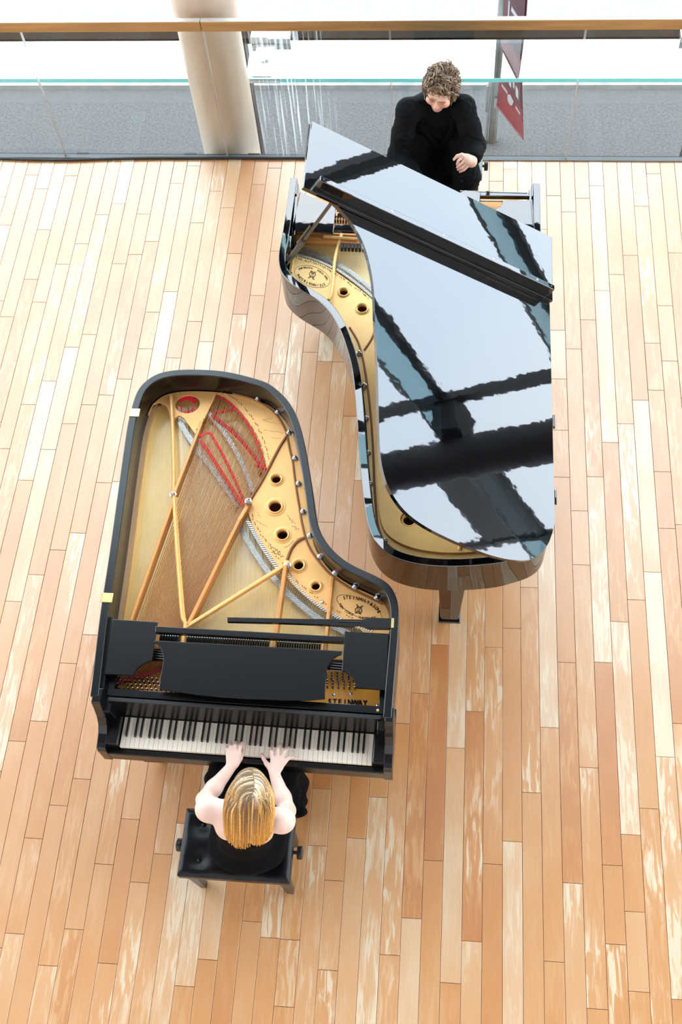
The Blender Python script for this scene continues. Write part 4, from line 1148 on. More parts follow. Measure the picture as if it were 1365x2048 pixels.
# keyboard end, seen only from other sides
X0_, X1_ = -.95, .54
YF = 5.02
g = G(); g.box(X0_ + .01, X1_ - .01, 4.60, YF, .61, .68); g.build('key_bed', MAT['lacquer'], p2, bevel=.004)
g = G(); g.box(X0_ + .05, X1_ - .05, YF - .02, YF + .008, .62, .71); g.build('key_slip', MAT['lacquer'], p2, bevel=.004)
for a, b in ((X0_ + .05, X0_ + .125), (X1_ - .125, X1_ - .05)):
    g = G(); g.box(a, b, 4.86, YF - .02, .68, .748); g.build('key_block', MAT['lacquer'], p2, bevel=.004)
for a, b in ((X0_, X0_ + .045), (X1_ - .045, X1_)):
    prof = [(YF + .01, .61), (YF + .01, .75), (YF - .0, .775), (YF - .03, .785), (YF - .065, .81), (4.925, .86), (4.91, .94), (4.902, .996), (4.80, .996), (4.80, .61)]
    g = G(); n = len(prof)
    g.add([(a, y, z) for y, z in prof] + [(b, y, z) for y, z in prof], [tuple(range(n)), tuple(range(n, 2 * n))[::-1]] + [(i, (i + 1) % n, n + (i + 1) % n, n + i) for i in range(n)])
    g.build('cheek', MAT['lacquer'], p2, bevel=.004)
kx0, kx1 = X0_ + .13, X1_ - .13; kw = (kx1 - kx0) / 52
for i in range(52):
    x = kx1 - kw * i
    g = G(); g.box(x - kw + .0006, x - .0006, 4.85, 5.0, .712, .735); g.build('white_key', MAT['ivory'], p2)
for i in range(51):
    if 'ABCDEFG'[i % 7] in 'BE': continue
    x = kx1 - kw * (i + 1)
    g = G(); g.hexa([(x - .006, 4.85, .733), (x + .006, 4.85, .733), (x + .006, 4.95, .733), (x - .006, 4.95, .733)], [(x - .0046, 4.85, .747), (x + .0046, 4.85, .747), (x + .0046, 4.944, .747), (x - .0046, 4.944, .747)])
    g.build('black_key', MAT['ebony'], p2)

# lid: hinged on the straight side, standing open about 33 degrees
AL = math.radians(33)
HX, HZ = 0.58, 1.035
LW = np.array([-math.cos(AL), 0, math.sin(AL)]); LN = np.array([math.sin(AL), 0, math.cos(AL)])
def lp(w, y, h): return np.array([HX, 0, HZ]) + LW * w + np.array([0, y, 0]) + LN * h
def lid_prism(g, poly, h0, h1):
    q = G(); q.prism([poly], h0, h1)
    return g.add([lp(x, y, z) for x, y, z in q.v], q.f)
lid_pts = [(0.0, 4.43), (0.0, 2.60), (.02, 2.53), (.05, 2.46), (.11, 2.385), (.18, 2.34), (.26, 2.318), (.35, 2.306), (.45, 2.305), (.587, 2.314), (.751, 2.339), (.869, 2.386), (.952, 2.469), (.992, 2.557), (1.012, 2.65), (1.023, 2.75),
           (1.036, 2.90), (1.052, 3.08), (1.068, 3.22), (1.085, 3.36), (1.101, 3.52), (1.129, 3.66), (1.173, 3.784), (1.236, 3.88), (1.319, 3.95), (1.42, 4.01), (1.50, 4.08), (1.54, 4.18), (1.55, 4.30), (1.55, 4.43)]
lc = spline([np.array(p) for p in lid_pts[2:-1]], 4)
poly = [lid_pts[0], lid_pts[1]] + [tuple(p) for p in lc] + [lid_pts[-1]]
g = G(); lid_prism(g, poly, -.022, 0.0)
lid = g.build('lid', MAT['lacquer'], p2, bevel=.007, seg=3)
g = G(); lid_prism(g, [(-.005, 3.972), (1.552, 3.962), (1.548, 4.425), (-.012, 4.437)], .002, .022); flap = g.build('lid_front_flap', MAT['lacquer'], p2, bevel=.003)
g = G(); lid_prism(g, [(.035, 3.985), (1.495, 3.985), (1.495, 4.018), (.035, 4.018)], .0225, .088); bat = g.build('flap_batten', MAT['lacquer'], p2, bevel=.003)
g = G()
for w in (1.475, ):
    c = lp(w, 4.001, .0885); g.lathe(c, [(.006, 0), (.006, .001), (0, .0012)], 10, axis=tuple(LN))
for w in (.06, .10):
    c = lp(w, 4.001, .0885); g.lathe(c, [(.006, 0), (.006, .001), (0, .0012)], 10, axis=tuple(LN))
tag(g.build('batten_stud', MAT['gloss_dark'], bat), kind='stuff')
for w in (1.42, 1.08, .765, .45, .155):
    g = G(); g.lathe(lp(w, 4.001, .0885), [(.005, 0), (.005, .001), (0, .0015)], 10, axis=tuple(LN)); g.build('batten_screw', MAT['rail_top'], bat, smooth=True)
for y in (4.2, 3.2, 2.75):
    g = G(); g.tube([(HX + .008, y - .04, HZ - .012), (HX + .008, y + .04, HZ - .012)], .006, 8); g.build('lid_hinge', MAT['lacquer'], p2)
# prop stick from the rim to the underside of the lid
def lid_at(px, py, h):
    d = ray(px, py); p0 = lp(0, 0, h); o = np.array([0, 0, CAM_H]); t = ((p0 - o) @ LN) / (d @ LN); return o + d * t
pe = lid_at(664, 405, -.03); ps = at(577, 522, .985)
mid = ps + (pe - ps) * .42
g = G(); g.tube([ps, ps + (pe - ps) * .15, ps + (pe - ps) * .40, mid, pe], [.020, .022, .020, .013, .012], 6, flat=(1, .8)); g.build('lid_prop', MAT['gloss_dark'], p2)
g = G(); g.tube([ps + (pe - ps) * .30 + np.array([-.012, 0, .014]), ps + (pe - ps) * .62 + np.array([-.012, 0, .012])], .008, 6); g.build('half_prop', MAT['gloss_dark'], p2)
# legs, casters, lyre
lt = at(913, 1243, .02)
leg(.09, 2.50, .715, p2, 'lacquer'); leg(-.77, 4.56, .715, p2, 'lacquer'); leg(.40, 4.50, .715, p2, 'lacquer')
g = G(); g.box(-.33, -.09, 4.74, 4.80, .09, .15); g.tube([(-.30, 4.77, .15), (-.27, 4.77, .61)], .018, 8); g.tube([(-.12, 4.77, .15), (-.15, 4.77, .61)], .018, 8)
ly = g.build('pedal_lyre', MAT['lacquer'], p2)
for x in (-.29, -.21, -.13):
    g = G(); g.box(x - .012, x + .012, 4.78, 4.92, .10, .112); g.build('pedal', MAT['brass'], ly, bevel=.003)
# ================================================================ piano benches
def bench(cx, cy, w, d, zt, rot, label, seatmat, name='piano_bench'):
    t = thing(name, (cx, cy, 0), label, 'piano bench', 'adjustable piano benches')
    c, s = math.cos(rot), math.sin(rot)
    def W(x, y, z): return (cx + x * c - y * s, cy + x * s + y * c, z)
    nx, ny = 41, 25
    buttons = [(bx, by) for bx in (-.32, 0, .32) for by in (-.26, .26)]
    V = []; F = []
    for j in range(ny):
        for i in range(nx):
            u = -0.5 + i / (nx - 1); v = -0.5 + j / (ny - 1)
            edge = min(.5 - abs(u), (.5 - abs(v)) * d / w) / .06
            z = zt - .018 * max(0, 1 - edge) ** 2
            z += .008 * math.cos(u * math.pi) * math.cos(v * math.pi)
            for bx, by in buttons:
                r2_ = ((u - bx) * w / .045) ** 2 + ((v - by) * d / .045) ** 2
                z -= .020 * math.exp(-r2_)
            V.append(W(u * w, v * d, z))
    o = len(V)
    for j in range(ny):
        for i in range(nx):
            u = -0.5 + i / (nx - 1); v = -0.5 + j / (ny - 1); V.append(W(u * w, v * d, zt - .075))
    for j in range(ny - 1):
        for i in range(nx - 1):
            a = j * nx + i
            F.append((a, a + 1, a + nx + 1, a + nx)); F.append((a + o + nx, a + o + nx + 1, a + o + 1, a + o))
    ring = [i for i in range(nx)] + [j * nx + nx - 1 for j in range(1, ny)] + [(ny - 1) * nx + i for i in range(nx - 2, -1, -1)] + [j * nx for j in range(ny - 2, 0, -1)]
    for k in range(len(ring)):
        a, b = ring[k], ring[(k + 1) % len(ring)]; F.append((b, a, a + o, b + o))
    g = G(); g.add(V, F); g.build('seat_cushion', MAT[seatmat], t, smooth=True, bevel=.005, angle=60)
    for bx, by in buttons:
        g = G(); q = W(bx * w, by * d, zt - .014); g.lathe(q, [(.011, -.004), (.010, .002), (.005, .006), (0, .007)], 12); g.build('seat_button', MAT[seatmat], t, smooth=True)
    g = G(); hw, hd = w / 2 - .015, d / 2 - .015
    g.hexa([W(-hw, -hd, zt - .135), W(hw, -hd, zt - .135), W(hw, hd, zt - .135), W(-hw, hd, zt - .135)], [W(-hw, -hd, zt - .076), W(hw, -hd, zt - .076), W(hw, hd, zt - .076), W(-hw, hd, zt - .076)])
    g.build('apron', MAT['bench_wood'], t, bevel=.004)
    for sx in (-1, 1):
        for sy in (-1, 1):
            g = G(); x, y = sx * (w / 2 - .045), sy * (d / 2 - .045); a, b = .026, .017
            g.hexa([W(x - b, y - b, 0), W(x + b, y - b, 0), W(x + b, y + b, 0), W(x - b, y + b, 0)], [W(x - a, y - a, zt - .134), W(x + a, y - a, zt - .134), W(x + a, y + a, zt - .134), W(x - a, y + a, zt - .134)])
            g.build('leg', MAT['bench_wood'], t, bevel=.003)
        g = G(); ax = Vector(W(1, 0, 0)) - Vector(W(0, 0, 0)); ax = tuple(ax * sx)
        g.lathe(W(sx * (w / 2 - .015), 0, zt - .105), [(.009, 0), (.009, .03)] + [(.030, .03), (.032, .034), (.032, .052), (.026, .056), (0, .057)], 14, axis=ax); g.build('height_knob', MAT['bench_wood'], t, smooth=True)
    return t
bench(-.912, 1.076, .545, .325, .485, -.006, 'black tufted leather bench under the blonde woman at the satin piano', 'leather')
bench(-.075, 5.66, .60, .34, .50, 0, 'grey leather bench behind the man at the glossy piano', 'grey_leather')
# ================================================================ figures: one continuous surface each, from a blended distance field
def cap(a, b, r0, r1, k=.02): return ('c', np.array(a, float), np.array(b, float), r0, r1, k)
def ell(c, r, k=.02, rot=None): return ('e', np.array(c, float), np.array(r, float), np.eye(3) if rot is None else rot, k)
def rotm(axis, deg):
    return np.array(Matrix.Rotation(math.radians(deg), 3, axis))
def field(prims, res, pad=.03):
    lo = np.full(3, 1e9); hi = -lo
    bbs = []
    for p in prims:
        if p[0] == 'c':
            r = max(p[3], p[4]); a = np.minimum(p[1], p[2]) - r; b = np.maximum(p[1], p[2]) + r
        else:
            r = max(p[2]); a = p[1] - r; b = p[1] + r
        bbs.append((a, b)); lo = np.minimum(lo, a); hi = np.maximum(hi, b)
    lo -= pad; hi += pad
    n = np.ceil((hi - lo) / res).astype(int) + 1
    Fd = np.full(n, .06, dtype=np.float32)
    for p, (a, b) in zip(prims, bbs):
        k = p[-1]
        m = k + res * 2 + .012
        i0 = np.maximum(np.floor((a - m - lo) / res).astype(int), 0); i1 = np.minimum(np.ceil((b + m - lo) / res).astype(int) + 1, n)
        X = (lo[0] + res * np.arange(i0[0], i1[0]))[:, None, None]; Y = (lo[1] + res * np.arange(i0[1], i1[1]))[None, :, None]; Z = (lo[2] + res * np.arange(i0[2], i1[2]))[None, None, :]
        if p[0] == 'c':
            A, B = p[1], p[2]; d = B - A; L2 = d @ d + 1e-12
            t = np.clip(((X - A[0]) * d[0] + (Y - A[1]) * d[1] + (Z - A[2]) * d[2]) / L2, 0, 1)
            D = np.sqrt((X - A[0] - t * d[0]) ** 2 + (Y - A[1] - t * d[1]) ** 2 + (Z - A[2] - t * d[2]) ** 2) - (p[3] + (p[4] - p[3]) * t)
        else:
            c, r, Rm = p[1], p[2], p[3]
            x, y, z = X - c[0], Y - c[1], Z - c[2]
            u = Rm[0, 0] * x + Rm[1, 0] * y + Rm[2, 0] * z; v = Rm[0, 1] * x + Rm[1, 1] * y + Rm[2, 1] * z; w = Rm[0, 2] * x + Rm[1, 2] * y + Rm[2, 2] * z
            k0 = np.sqrt((u / r[0]) ** 2 + (v / r[1]) ** 2 + (w / r[2]) ** 2); k1 = np.sqrt((u / r[0] ** 2) ** 2 + (v / r[1] ** 2) ** 2 + (w / r[2] ** 2) ** 2) + 1e-9
            D = np.where(k0 < .05, -min(r), k0 * (k0 - 1) / k1)
        S = Fd[i0[0]:i1[0], i0[1]:i1[1], i0[2]:i1[2]]
        if k < 0:                                             # carve
            kk = -k; h = np.maximum(kk - np.abs(S + D), 0) / kk; S[...] = np.maximum(S, -D) + h * h * kk * .25
        else:
            h = np.maximum(k - np.abs(S - D), 0) / k; S[...] = np.minimum(S, D) - h * h * k * .25
    return Fd, lo
def surface(prims, res, clip=None):
    Fd, lo = field(prims, res)
    if clip is not None: Fd = clip(Fd, lo, res)
    ins = Fd < 0
    n = np.array(Fd.shape)
    cells = np.zeros(n - 1, bool)
    cs = [ins[i:n[0] - 1 + i, j:n[1] - 1 + j, k:n[2] - 1 + k] for i in (0, 1) for j in (0, 1) for k in (0, 1)]
    tot = sum(c.astype(np.int8) for c in cs); cells = (tot > 0) & (tot < 8)
    idx = np.full(n - 1, -1, np.int64); C = np.argwhere(cells); idx[cells] = np.arange(len(C))
    acc = np.zeros((len(C), 3)); cnt = np.zeros(len(C))
    off = [(i, j, k) for i in (0, 1) for j in (0, 1) for k in (0, 1)]
    val = [Fd[C[:, 0] + o[0], C[:, 1] + o[1], C[:, 2] + o[2]] for o in off]
    for a in range(8):
        for b in range(a + 1, 8):
            if sum(abs(off[a][q] - off[b][q]) for q in range(3)) != 1: continue
            va, vb = val[a], val[b]; m = (va < 0) != (vb < 0)
            t = np.where(m, va / np.where(m, va - vb, 1), 0)
            P = np.array(off[a]) + t[:, None] * (np.array(off[b]) - np.array(off[a]))
            acc[m] += P[m]; cnt[m] += 1
    V = lo + res * (C + acc / cnt[:, None])
    quads = []
    for ax in range(3):
        o1, o2 = [q for q in range(3) if q != ax]
        sl0 = [slice(None)] * 3; sl1 = [slice(None)] * 3
        sl0[ax] = slice(0, n[ax] - 1); sl1[ax] = slice(1, n[ax])
        e = ins[tuple(sl0)] != ins[tuple(sl1)]
        E_ = np.argwhere(e)
        E_ = E_[(E_[:, o1] > 0) & (E_[:, o2] > 0) & (E_[:, o1] < n[o1] - 1) & (E_[:, o2] < n[o2] - 1)]
        def g_(d1, d2):
            q = E_.copy(); q[:, o1] -= d1; q[:, o2] -= d2; return idx[q[:, 0], q[:, 1], q[:, 2]]
        Q = np.stack([g_(1, 1), g_(0, 1), g_(0, 0), g_(1, 0)], 1)
        fl = ins[E_[:, 0], E_[:, 1], E_[:, 2]]
        if ax == 1: fl = ~fl
        Q[~fl] = Q[~fl][:, ::-1]
        quads.append(Q)
    return V, np.concatenate(quads)
def body(name, prims, res, m, parent, color=None, relax=2, clip=None, disp=None):
    V, Q = surface(prims, res, clip)
    E_ = np.unique(np.sort(np.concatenate([Q[:, [0, 1]], Q[:, [1, 2]], Q[:, [2, 3]], Q[:, [3, 0]]]), axis=1), axis=0)
    for _ in range(relax):
        S = np.zeros_like(V); c = np.zeros(len(V))
        np.add.at(S, E_[:, 0], V[E_[:, 1]]); np.add.at(S, E_[:, 1], V[E_[:, 0]]); np.add.at(c, E_[:, 0], 1); np.add.at(c, E_[:, 1], 1)
        V = V * .5 + .5 * S / np.maximum(c, 1)[:, None]
    if disp is not None: V = V + disp(V)
    me = bpy.data.meshes.new(name)
    loc_ = np.zeros(3); p_ = parent
    while p_ is not None:
        loc_ = loc_ + np.array(p_.location); p_ = p_.parent
    W = V - loc_
    me.vertices.add(len(W)); me.vertices.foreach_set('co', W.ravel())
    me.loops.add(len(Q) * 4); me.loops.foreach_set('vertex_index', Q.ravel().astype(np.int32))
    me.polygons.add(len(Q)); me.polygons.foreach_set('loop_start', np.arange(0, len(Q) * 4, 4, dtype=np.int32))
    me.update(calc_edges=True); me.validate()
    me.polygons.foreach_set('use_smooth', [True] * len(me.polygons))
    if color is not None:
        a = me.color_attributes.new('tint', 'FLOAT_COLOR', 'POINT')
        cc = np.ones((len(V), 4)); cc[:, :3] = color(V); a.data.foreach_set('color', cc.ravel())
    me.materials.append(MAT[m])
    o = bpy.data.objects.new(name, me); COL.objects.link(o); o.parent = parent
    return o
def mixc(base, spots):
    def f(V):
        C_ = np.tile(np.array(base, float), (len(V), 1))
        for c, r, col in spots:
            d = np.linalg.norm((V - np.array(c)) / np.array(r), axis=1); w = np.clip(1.4 - d, 0, 1)[:, None]
            w = w * w * (3 - 2 * w)
            C_ = C_ * (1 - w) + np.array(col) * w
        return C_
    return f
def chain(pts, rs_, k): return [cap(pts[i], pts[i + 1], rs_[i], rs_[i + 1], k) for i in range(len(pts) - 1)]

# ---------------------------------------------------------------- the woman at the near piano
wf = thing('person', (-.85, 1.08, 0), 'woman with long blonde hair in a black strapless dress playing the satin piano', 'person', 'pianists')
HIP = np.array([-.845, 1.06, .555])
SHL, SHR = np.array([-.975, 1.122, .985]), np.array([-.632, 1.090, .985])
NECK0, NECK1 = np.array([-.797, 1.108, 1.02]), np.array([-.780, 1.145, 1.085])
HEAD = np.array([-.768, 1.180, 1.125])
ELL, ELR = at(409, 1600, .775), at(575, 1622, .775)
WRL, WRR = at(464, 1532, .79), at(548.5, 1546, .79)
KZ = .7435
Rh = rotm('X', 62) if False else rotm('X', -38)          # head bowed: forehead swings forward
wp = []
# torso and hips
wp += [ell((-.845, 1.045, .60), (.165, .125, .115), .05), ell((-.835, 1.06, .74), (.115, .085, .12), .06), ell((-.815, 1.08, .88), (.130, .085, .13), .06), ell((-.804, 1.10, .965), (.150, .066, .062), .05)]
wp += [cap(NECK0 + np.array([0, 0, -.04]), NECK0, .07, .058, .04), cap(NECK0, NECK1, .052, .050, .03)]
wp += [cap(NECK0 + np.array([0, -.005, -.015]), SHL + np.array([.02, 0, .012]), .045, .045, .045), cap(NECK0 + np.array([0, -.005, -.015]), SHR + np.array([-.02, 0, .012]), .045, .045, .045)]
# shoulder blades
wp += [ell((-.870, 1.048, .93), (.050, .026, .06), .05), ell((-.740, 1.038, .93), (.050, .026, .06), .05)]
# arms
for S, E0, Wr in ((SHL, ELL, WRL), (SHR, ELR, WRR)):
    wp += [ell(S, (.050, .050, .050), .03), cap(S, E0, .047, .037, .03), cap(E0, E0 + (Wr - E0) * .35, .037, .038, .02), cap(E0 + (Wr - E0) * .35, Wr, .038, .0245, .02)]
# head: skull, jaw, nose, ears
def hd(x, y, z): return HEAD + Rh @ np.array([x, y, z])
wp += [ell(HEAD, (.074, .094, .098), .03, Rh), ell(hd(0, .045, -.055), (.052, .050, .060), .03, Rh), cap(hd(0, .09, -.01), hd(0, .108, -.045), .010, .013, .012),
       ell(hd(.074, -.002, -.02), (.010, .020, .030), .006, Rh), ell(hd(-.074, -.002, -.02), (.010, .020, .030), .006, Rh), ell(hd(0, .088, -.078), (.022, .010, .008), .01, Rh)]
for s in (-1, 1): wp += [ell(hd(s * .032, .082, .005), (.013, .010, .011), .008, Rh)]
# legs under the dress
for s, kx in ((-1, -.99), (1, -.70)):
    hipj = HIP + np.array([s * .085, 0, -.01]); kn = np.array([kx, 1.46, .515]); an = np.array([kx + .01, 1.50, .09])
    wp += [cap(hipj, kn, .078, .052, .04), cap(kn, an, .050, .033, .02), cap(an, an + np.array([0, .02, -.045]), .035, .03, .02), cap(an + np.array([0, -.02, -.055]), an + np.array([0, .15, -.062]), .030, .022, .02)]
# hands
def hand(W, knuck, mids, tips, thumb, r=.0078, k=.007, kz=.012):
    out = []
    cen = sum(knuck) / 4
    for q in knuck: out += [cap(W + (q - W) * .15, q, .015, .0105, kz)]
    out += [ell(W + (cen - W) * .55, (.030, .036, .0125), .015)]
    for q, m_, t in zip(knuck, mids, tips):
        u = m_ + (t - m_) * .55 + np.array([0, 0, .004])
        out += [cap(q, m_, .0102, r * 1.08, k), cap(m_, u, r * 1.06, r, .004), cap(u, t, r, r * .82, .003)]
    out += [cap(thumb[0], thumb[1], .014, .0115, .012), cap(thumb[1], thumb[2], .0112, .0095, .006), cap(thumb[2], thumb[3], .0095, .0078, .004)]
    return out
def mk(pxs, z): return [at(x, y, z) for x, y in pxs]
zk, zm, zt_ = .797, .800, .7465
# right hand: spread
Kr = mk([(546, 1518), (556, 1515), (564, 1518), (569, 1525)], zk); Tr = mk([(543.5, 1495.5), (560.2, 1488.5), (578.5, 1494.5), (589.5, 1514)], zt_)
Mr = [k_ + (t - k_) * f + np.array([0, 0, .026]) for k_, t, f in zip(Kr, Tr, (.5, .5, .5, .5))]
wp += hand(WRR, Kr, Mr, Tr, [at(543, 1540, .785), at(534, 1528, .782), at(527.5, 1517, .770), at(523.5, 1508.5, .748)])
# left hand: fingers together
Kl = mk([(479, 1509), (471.5, 1506.5), (464, 1507.5), (457, 1511)], zk); Tl = mk([(485, 1484), (472, 1483.5), (463, 1487), (454.5, 1494)], zt_)
Ml = [k_ + (t - k_) * f + np.array([0, 0, .026]) for k_, t, f in zip(Kl, Tl, (.5, .5, .5, .5))]
wp += hand(WRL, Kl, Ml, Tl, [at(473, 1528, .785), at(481, 1517, .778), at(484, 1508, .766), at(486, 1500, .748)])
PINK = (.78, .42, .34)
spots = [(t, (.016, .016, .016), (.70, .30, .22)) for t in Tr + Tl] + [(at(523.5, 1508.5, .748), (.016,) * 3, (.70, .30, .22))]
spots += [(hd(0, .09, -.078), (.022, .014, .009), (.62, .22, .20)), (hd(.045, .07, -.035), (.03, .03, .03), PINK), (hd(-.045, .07, -.035), (.03, .03, .03), PINK)]
fb_ = body('figure', wp, .0042, 'skin_f', wf, mixc((.76, .53, .44), spots), relax=2)
# dress: strapless bodice, skirt gathered over the bench edge and down to the floor
dp = [ell((-.845, 1.05, .60), (.165, .135, .115), .05), ell((-.835, 1.06, .74), (.126, .096, .12), .06), ell((-.815, 1.08, .88), (.140, .097, .11), .06)]
for s, kx in ((-1, -.99), (1, -.72)):
    hipj = HIP + np.array([s * .085, 0, -.005]); kn = np.array([kx, 1.45, .525])
    dp += [cap(hipj, kn, .095, .075, .06), cap(kn, np.array([kx, 1.47, .08]), .075, .09, .06)]
dp += [cap((-.85, 1.44, .50), (-.85, 1.46, .10), .12, .13, .08)]
for px, py, z, r_ in [(572, 1550, .45, .045), (574, 1575, .42, .050), (581, 1563, .36, .036), (580, 1600, .36, .055), (596, 1600, .25, .040), (598, 1622, .22, .036), (590, 1612, .12, .06), (582, 1585, .10, .07)]:
    dp += [ell(at(px, py, z), (r_, r_, r_ * 1.4), .04)]
dp += [cap(at(432, 1556, .48), at(432, 1565, .15), .05, .06, .05)]
def folds(V):
    D = np.zeros_like(V)
    low = np.clip((.62 - V[:, 2]) / .3, 0, 1)
    ang = np.arctan2(V[:, 1] - 1.3, V[:, 0] + .83)
    a = .010 * np.sin(ang * 17 + V[:, 2] * 4) * low
    D[:, 0] = np.cos(ang) * a; D[:, 1] = np.sin(ang) * a
    return D
def cut_top(Fd, lo, res):
    Z = lo[2] + res * np.arange(Fd.shape[2]); Y = lo[1] + res * np.arange(Fd.shape[1])
    top = .955 - .10 * (Y - 1.03)
    return np.maximum(Fd, (Z[None, None, :] - top[None, :, None])).astype(np.float32)
body('dress', dp, .0075, 'dress', wf, relax=2, clip=cut_top, disp=folds)
# hair: locks from the parting down over the back of the head
HW = hd
cap_p = [ell(HEAD + Rh @ np.array([0, -.012, .010]), (.080, .096, .100), .02, Rh)]
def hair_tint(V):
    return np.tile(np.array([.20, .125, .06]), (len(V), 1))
def hclip(Fd, lo, res):
    X = lo[0] + res * np.arange(Fd.shape[0]); Y = lo[1] + res * np.arange(Fd.shape[1]); Z = lo[2] + res * np.arange(Fd.shape[2])
    fx = X[:, None, None] - HEAD[0]; fy = Y[None, :, None] - HEAD[1]; fz = Z[None, None, :] - HEAD[2]
    ly_ = Rh[0, 1] * fx + Rh[1, 1] * fy + Rh[2, 1] * fz; lz_ = Rh[0, 2] * fx + Rh[1, 2] * fy + Rh[2, 2] * fz
    return np.maximum(Fd, (ly_ * .8 - lz_ * .6 - .068)).astype(np.float32)     # face stays open
hr_ = random.Random(21)
locks = G()
part_px = [(504, 1540), (506, 1548), (508.5, 1560), (509, 1572), (507, 1583), (506, 1592)]
hair_cap = None
def skull(px, py):
    """Point of the hair-covered skull under this pixel."""
    d = ray(px, py); o = np.array([0, 0, CAM_H])
    c = HEAD + Rh @ np.array([0, -.010, .008]); rr = np.array([.084, .102, .104])
    A_ = (Rh.T @ d) / rr; B_ = (Rh.T @ (o - c)) / rr
    a, b, cc = A_ @ A_, 2 * A_ @ B_, B_ @ B_ - 1; disc = b * b - 4 * a * cc
    if disc < 0: return None
    return o + d * ((-b - math.sqrt(disc)) / (2 * a))
NLOCK = 620
cols = [(.52, .25, .045), (.36, .15, .03), (.62, .34, .09), (.22, .10, .03), (.66, .42, .15)]
pp = spline([np.array([x, y, 0]) for x, y in part_px], 6)
WY = [1535, 1540, 1547, 1556, 1568, 1582, 1600, 1625, 1660, 1700]
WV = [12, 23, 31, 38, 43, 47, 50, 51, 48, 46]
CY = [504, 503.5, 503, 502, 501, 500, 499, 498, 497, 496.5]
for i in range(NLOCK):
    s = -1 if i % 2 else 1
    t = hr_.random()
    if i < int(NLOCK * .8):
        p = pp[int(t * (len(pp) - 1))]; x0, y0 = p[0] + s * .5, p[1]
        f = 1 - .93 * (t ** 1.1) * hr_.random() ** .45
    else:
        x0, y0 = 506.5 + hr_.uniform(-2.5, 2.5), 1590 + hr_.uniform(-4, 6)
        f = hr_.random()
    f = min(1.0, f + hr_.uniform(-.03, .03))
    ey = 1694 - 26 * f ** 4 + hr_.uniform(-15, 5) - (5 if s > 0 else 0)
    m_ = 19
    run = 10 + 30 * f * (1 - .6 * t)
    path2 = []
    for j in range(m_):
        tt = j / (m_ - 1)
        y = y0 + (ey - y0) * tt ** 1.35 - 8 * f * (1 - t) * math.sin(math.pi * min(tt * 3.2, 1))
        g_ = 1 - math.exp(-((ey - y0) * tt ** 1.1 / run) * 2.2)
        w_ = float(np.interp(y, WY, WV)); c_x = float(np.interp(y, WY, CY))
        path2.append(np.array([x0 * (1 - g_) + (c_x + s * f * w_) * g_, y]))
    P = []
    lift = hr_.uniform(0, .006)
    for j, q in enumerate(path2):
        sk = skull(q[0], q[1])
        side = abs(q[0] - 498) / 50
        zb = 1.178 - .150 * max(0, (q[1] - 1600) / 92) ** 1.15 + lift      # the fall of hair behind the head
        fall = at(q[0], q[1], zb - .030 * side ** 2.5)
        if sk is None: pnt = fall
        else:
            w = min(max((q[1] - 1606) / 34, 0), 1); w = w * w * (3 - 2 * w)
            w = max(w, min(max((side - .72) / .2, 0), 1) * .8)
            pnt = sk * (1 - w) + fall * w + np.array([0, 0, lift])
        P.append(pnt)
    for _ in range(3): P = [P[0]] + [(P[k - 1] + 2 * P[k] + P[k + 1]) / 4 for k in range(1, m_ - 1)] + [P[-1]]
    r0 = hr_.uniform(.0026, .0044)
    rad = [r0 * (.45 + .75 * math.sin(math.pi * min(.15 + .75 * k / (m_ - 1), 1))) * (1 if k < m_ - 2 else .6) for k in range(m_)]
    base = cols[hr_.randrange(5)] if hr_.random() < .75 else (.13, .06, .02)
    g = G(); g.tube(P, rad, 5, flat=(1.5, .7))
    nseg = m_ - 1
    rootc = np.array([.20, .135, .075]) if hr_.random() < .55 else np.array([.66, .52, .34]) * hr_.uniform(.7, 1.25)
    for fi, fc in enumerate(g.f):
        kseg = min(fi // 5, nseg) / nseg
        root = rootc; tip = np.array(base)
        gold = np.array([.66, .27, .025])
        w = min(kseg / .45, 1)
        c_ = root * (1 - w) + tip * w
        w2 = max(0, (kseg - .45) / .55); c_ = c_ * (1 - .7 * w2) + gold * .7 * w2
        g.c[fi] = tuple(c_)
    o_ = len(locks.v); locks.v += g.v; locks.f += [tuple(a + o_ for a in f) for f in g.f]; locks.c += g.c
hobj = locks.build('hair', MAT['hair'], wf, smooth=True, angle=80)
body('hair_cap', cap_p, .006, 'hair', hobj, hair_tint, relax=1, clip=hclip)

# ---------------------------------------------------------------- the man at the far piano
wm = thing('person', (-.07, 5.6, 0), 'curly haired man in a black suit seated at the glossy piano, looking down', 'person', 'pianists')
MH = np.array([-.062, 5.475, 1.195])
Rm = rotm('Z', -12) @ rotm('Y', 7) @ rotm('X', 21)
def mh(x, y, z): return MH + Rm @ np.array([x, -y, z])         # y forward out of the face
SL, SR = at(817, 222, 1.055), at(927, 216, 1.055)
ER, EL = at(796, 312, .80), at(951, 292, .86)
WR_, WL = np.array([-.17, 5.10, .80]), at(944, 324, .885)
mp = [ell((-.06, 5.62, .58), (.18, .13, .12), .05), ell((-.07, 5.59, .76), (.15, .11, .14), .06), ell((-.08, 5.575, .91), (.16, .095, .13), .05),
      cap((-.075, 5.565, 1.02), mh(0, -.035, -.06), .058, .054, .03)]
for S, E0, Wr in ((SL, ER, WR_), (SR, EL, WL)):
    mp += [cap((-.08, 5.57, 1.0), S, .048, .050, .03), cap(S, E0, .055, .043, .03), cap(E0, Wr, .042, .030, .02)]
for s in (-1, 1):
    hj = np.array([-.06 + s * .095, 5.60, .56]); kn = np.array([-.06 + s * .15, 5.17, .53]); an = np.array([-.06 + s * .13, 5.12, .09])
    mp += [cap(hj, kn, .085, .058, .04), cap(kn, an, .055, .038, .02), cap(an + np.array([0, .03, -.05]), an + np.array([0, -.17, -.06]), .036, .026, .02)]
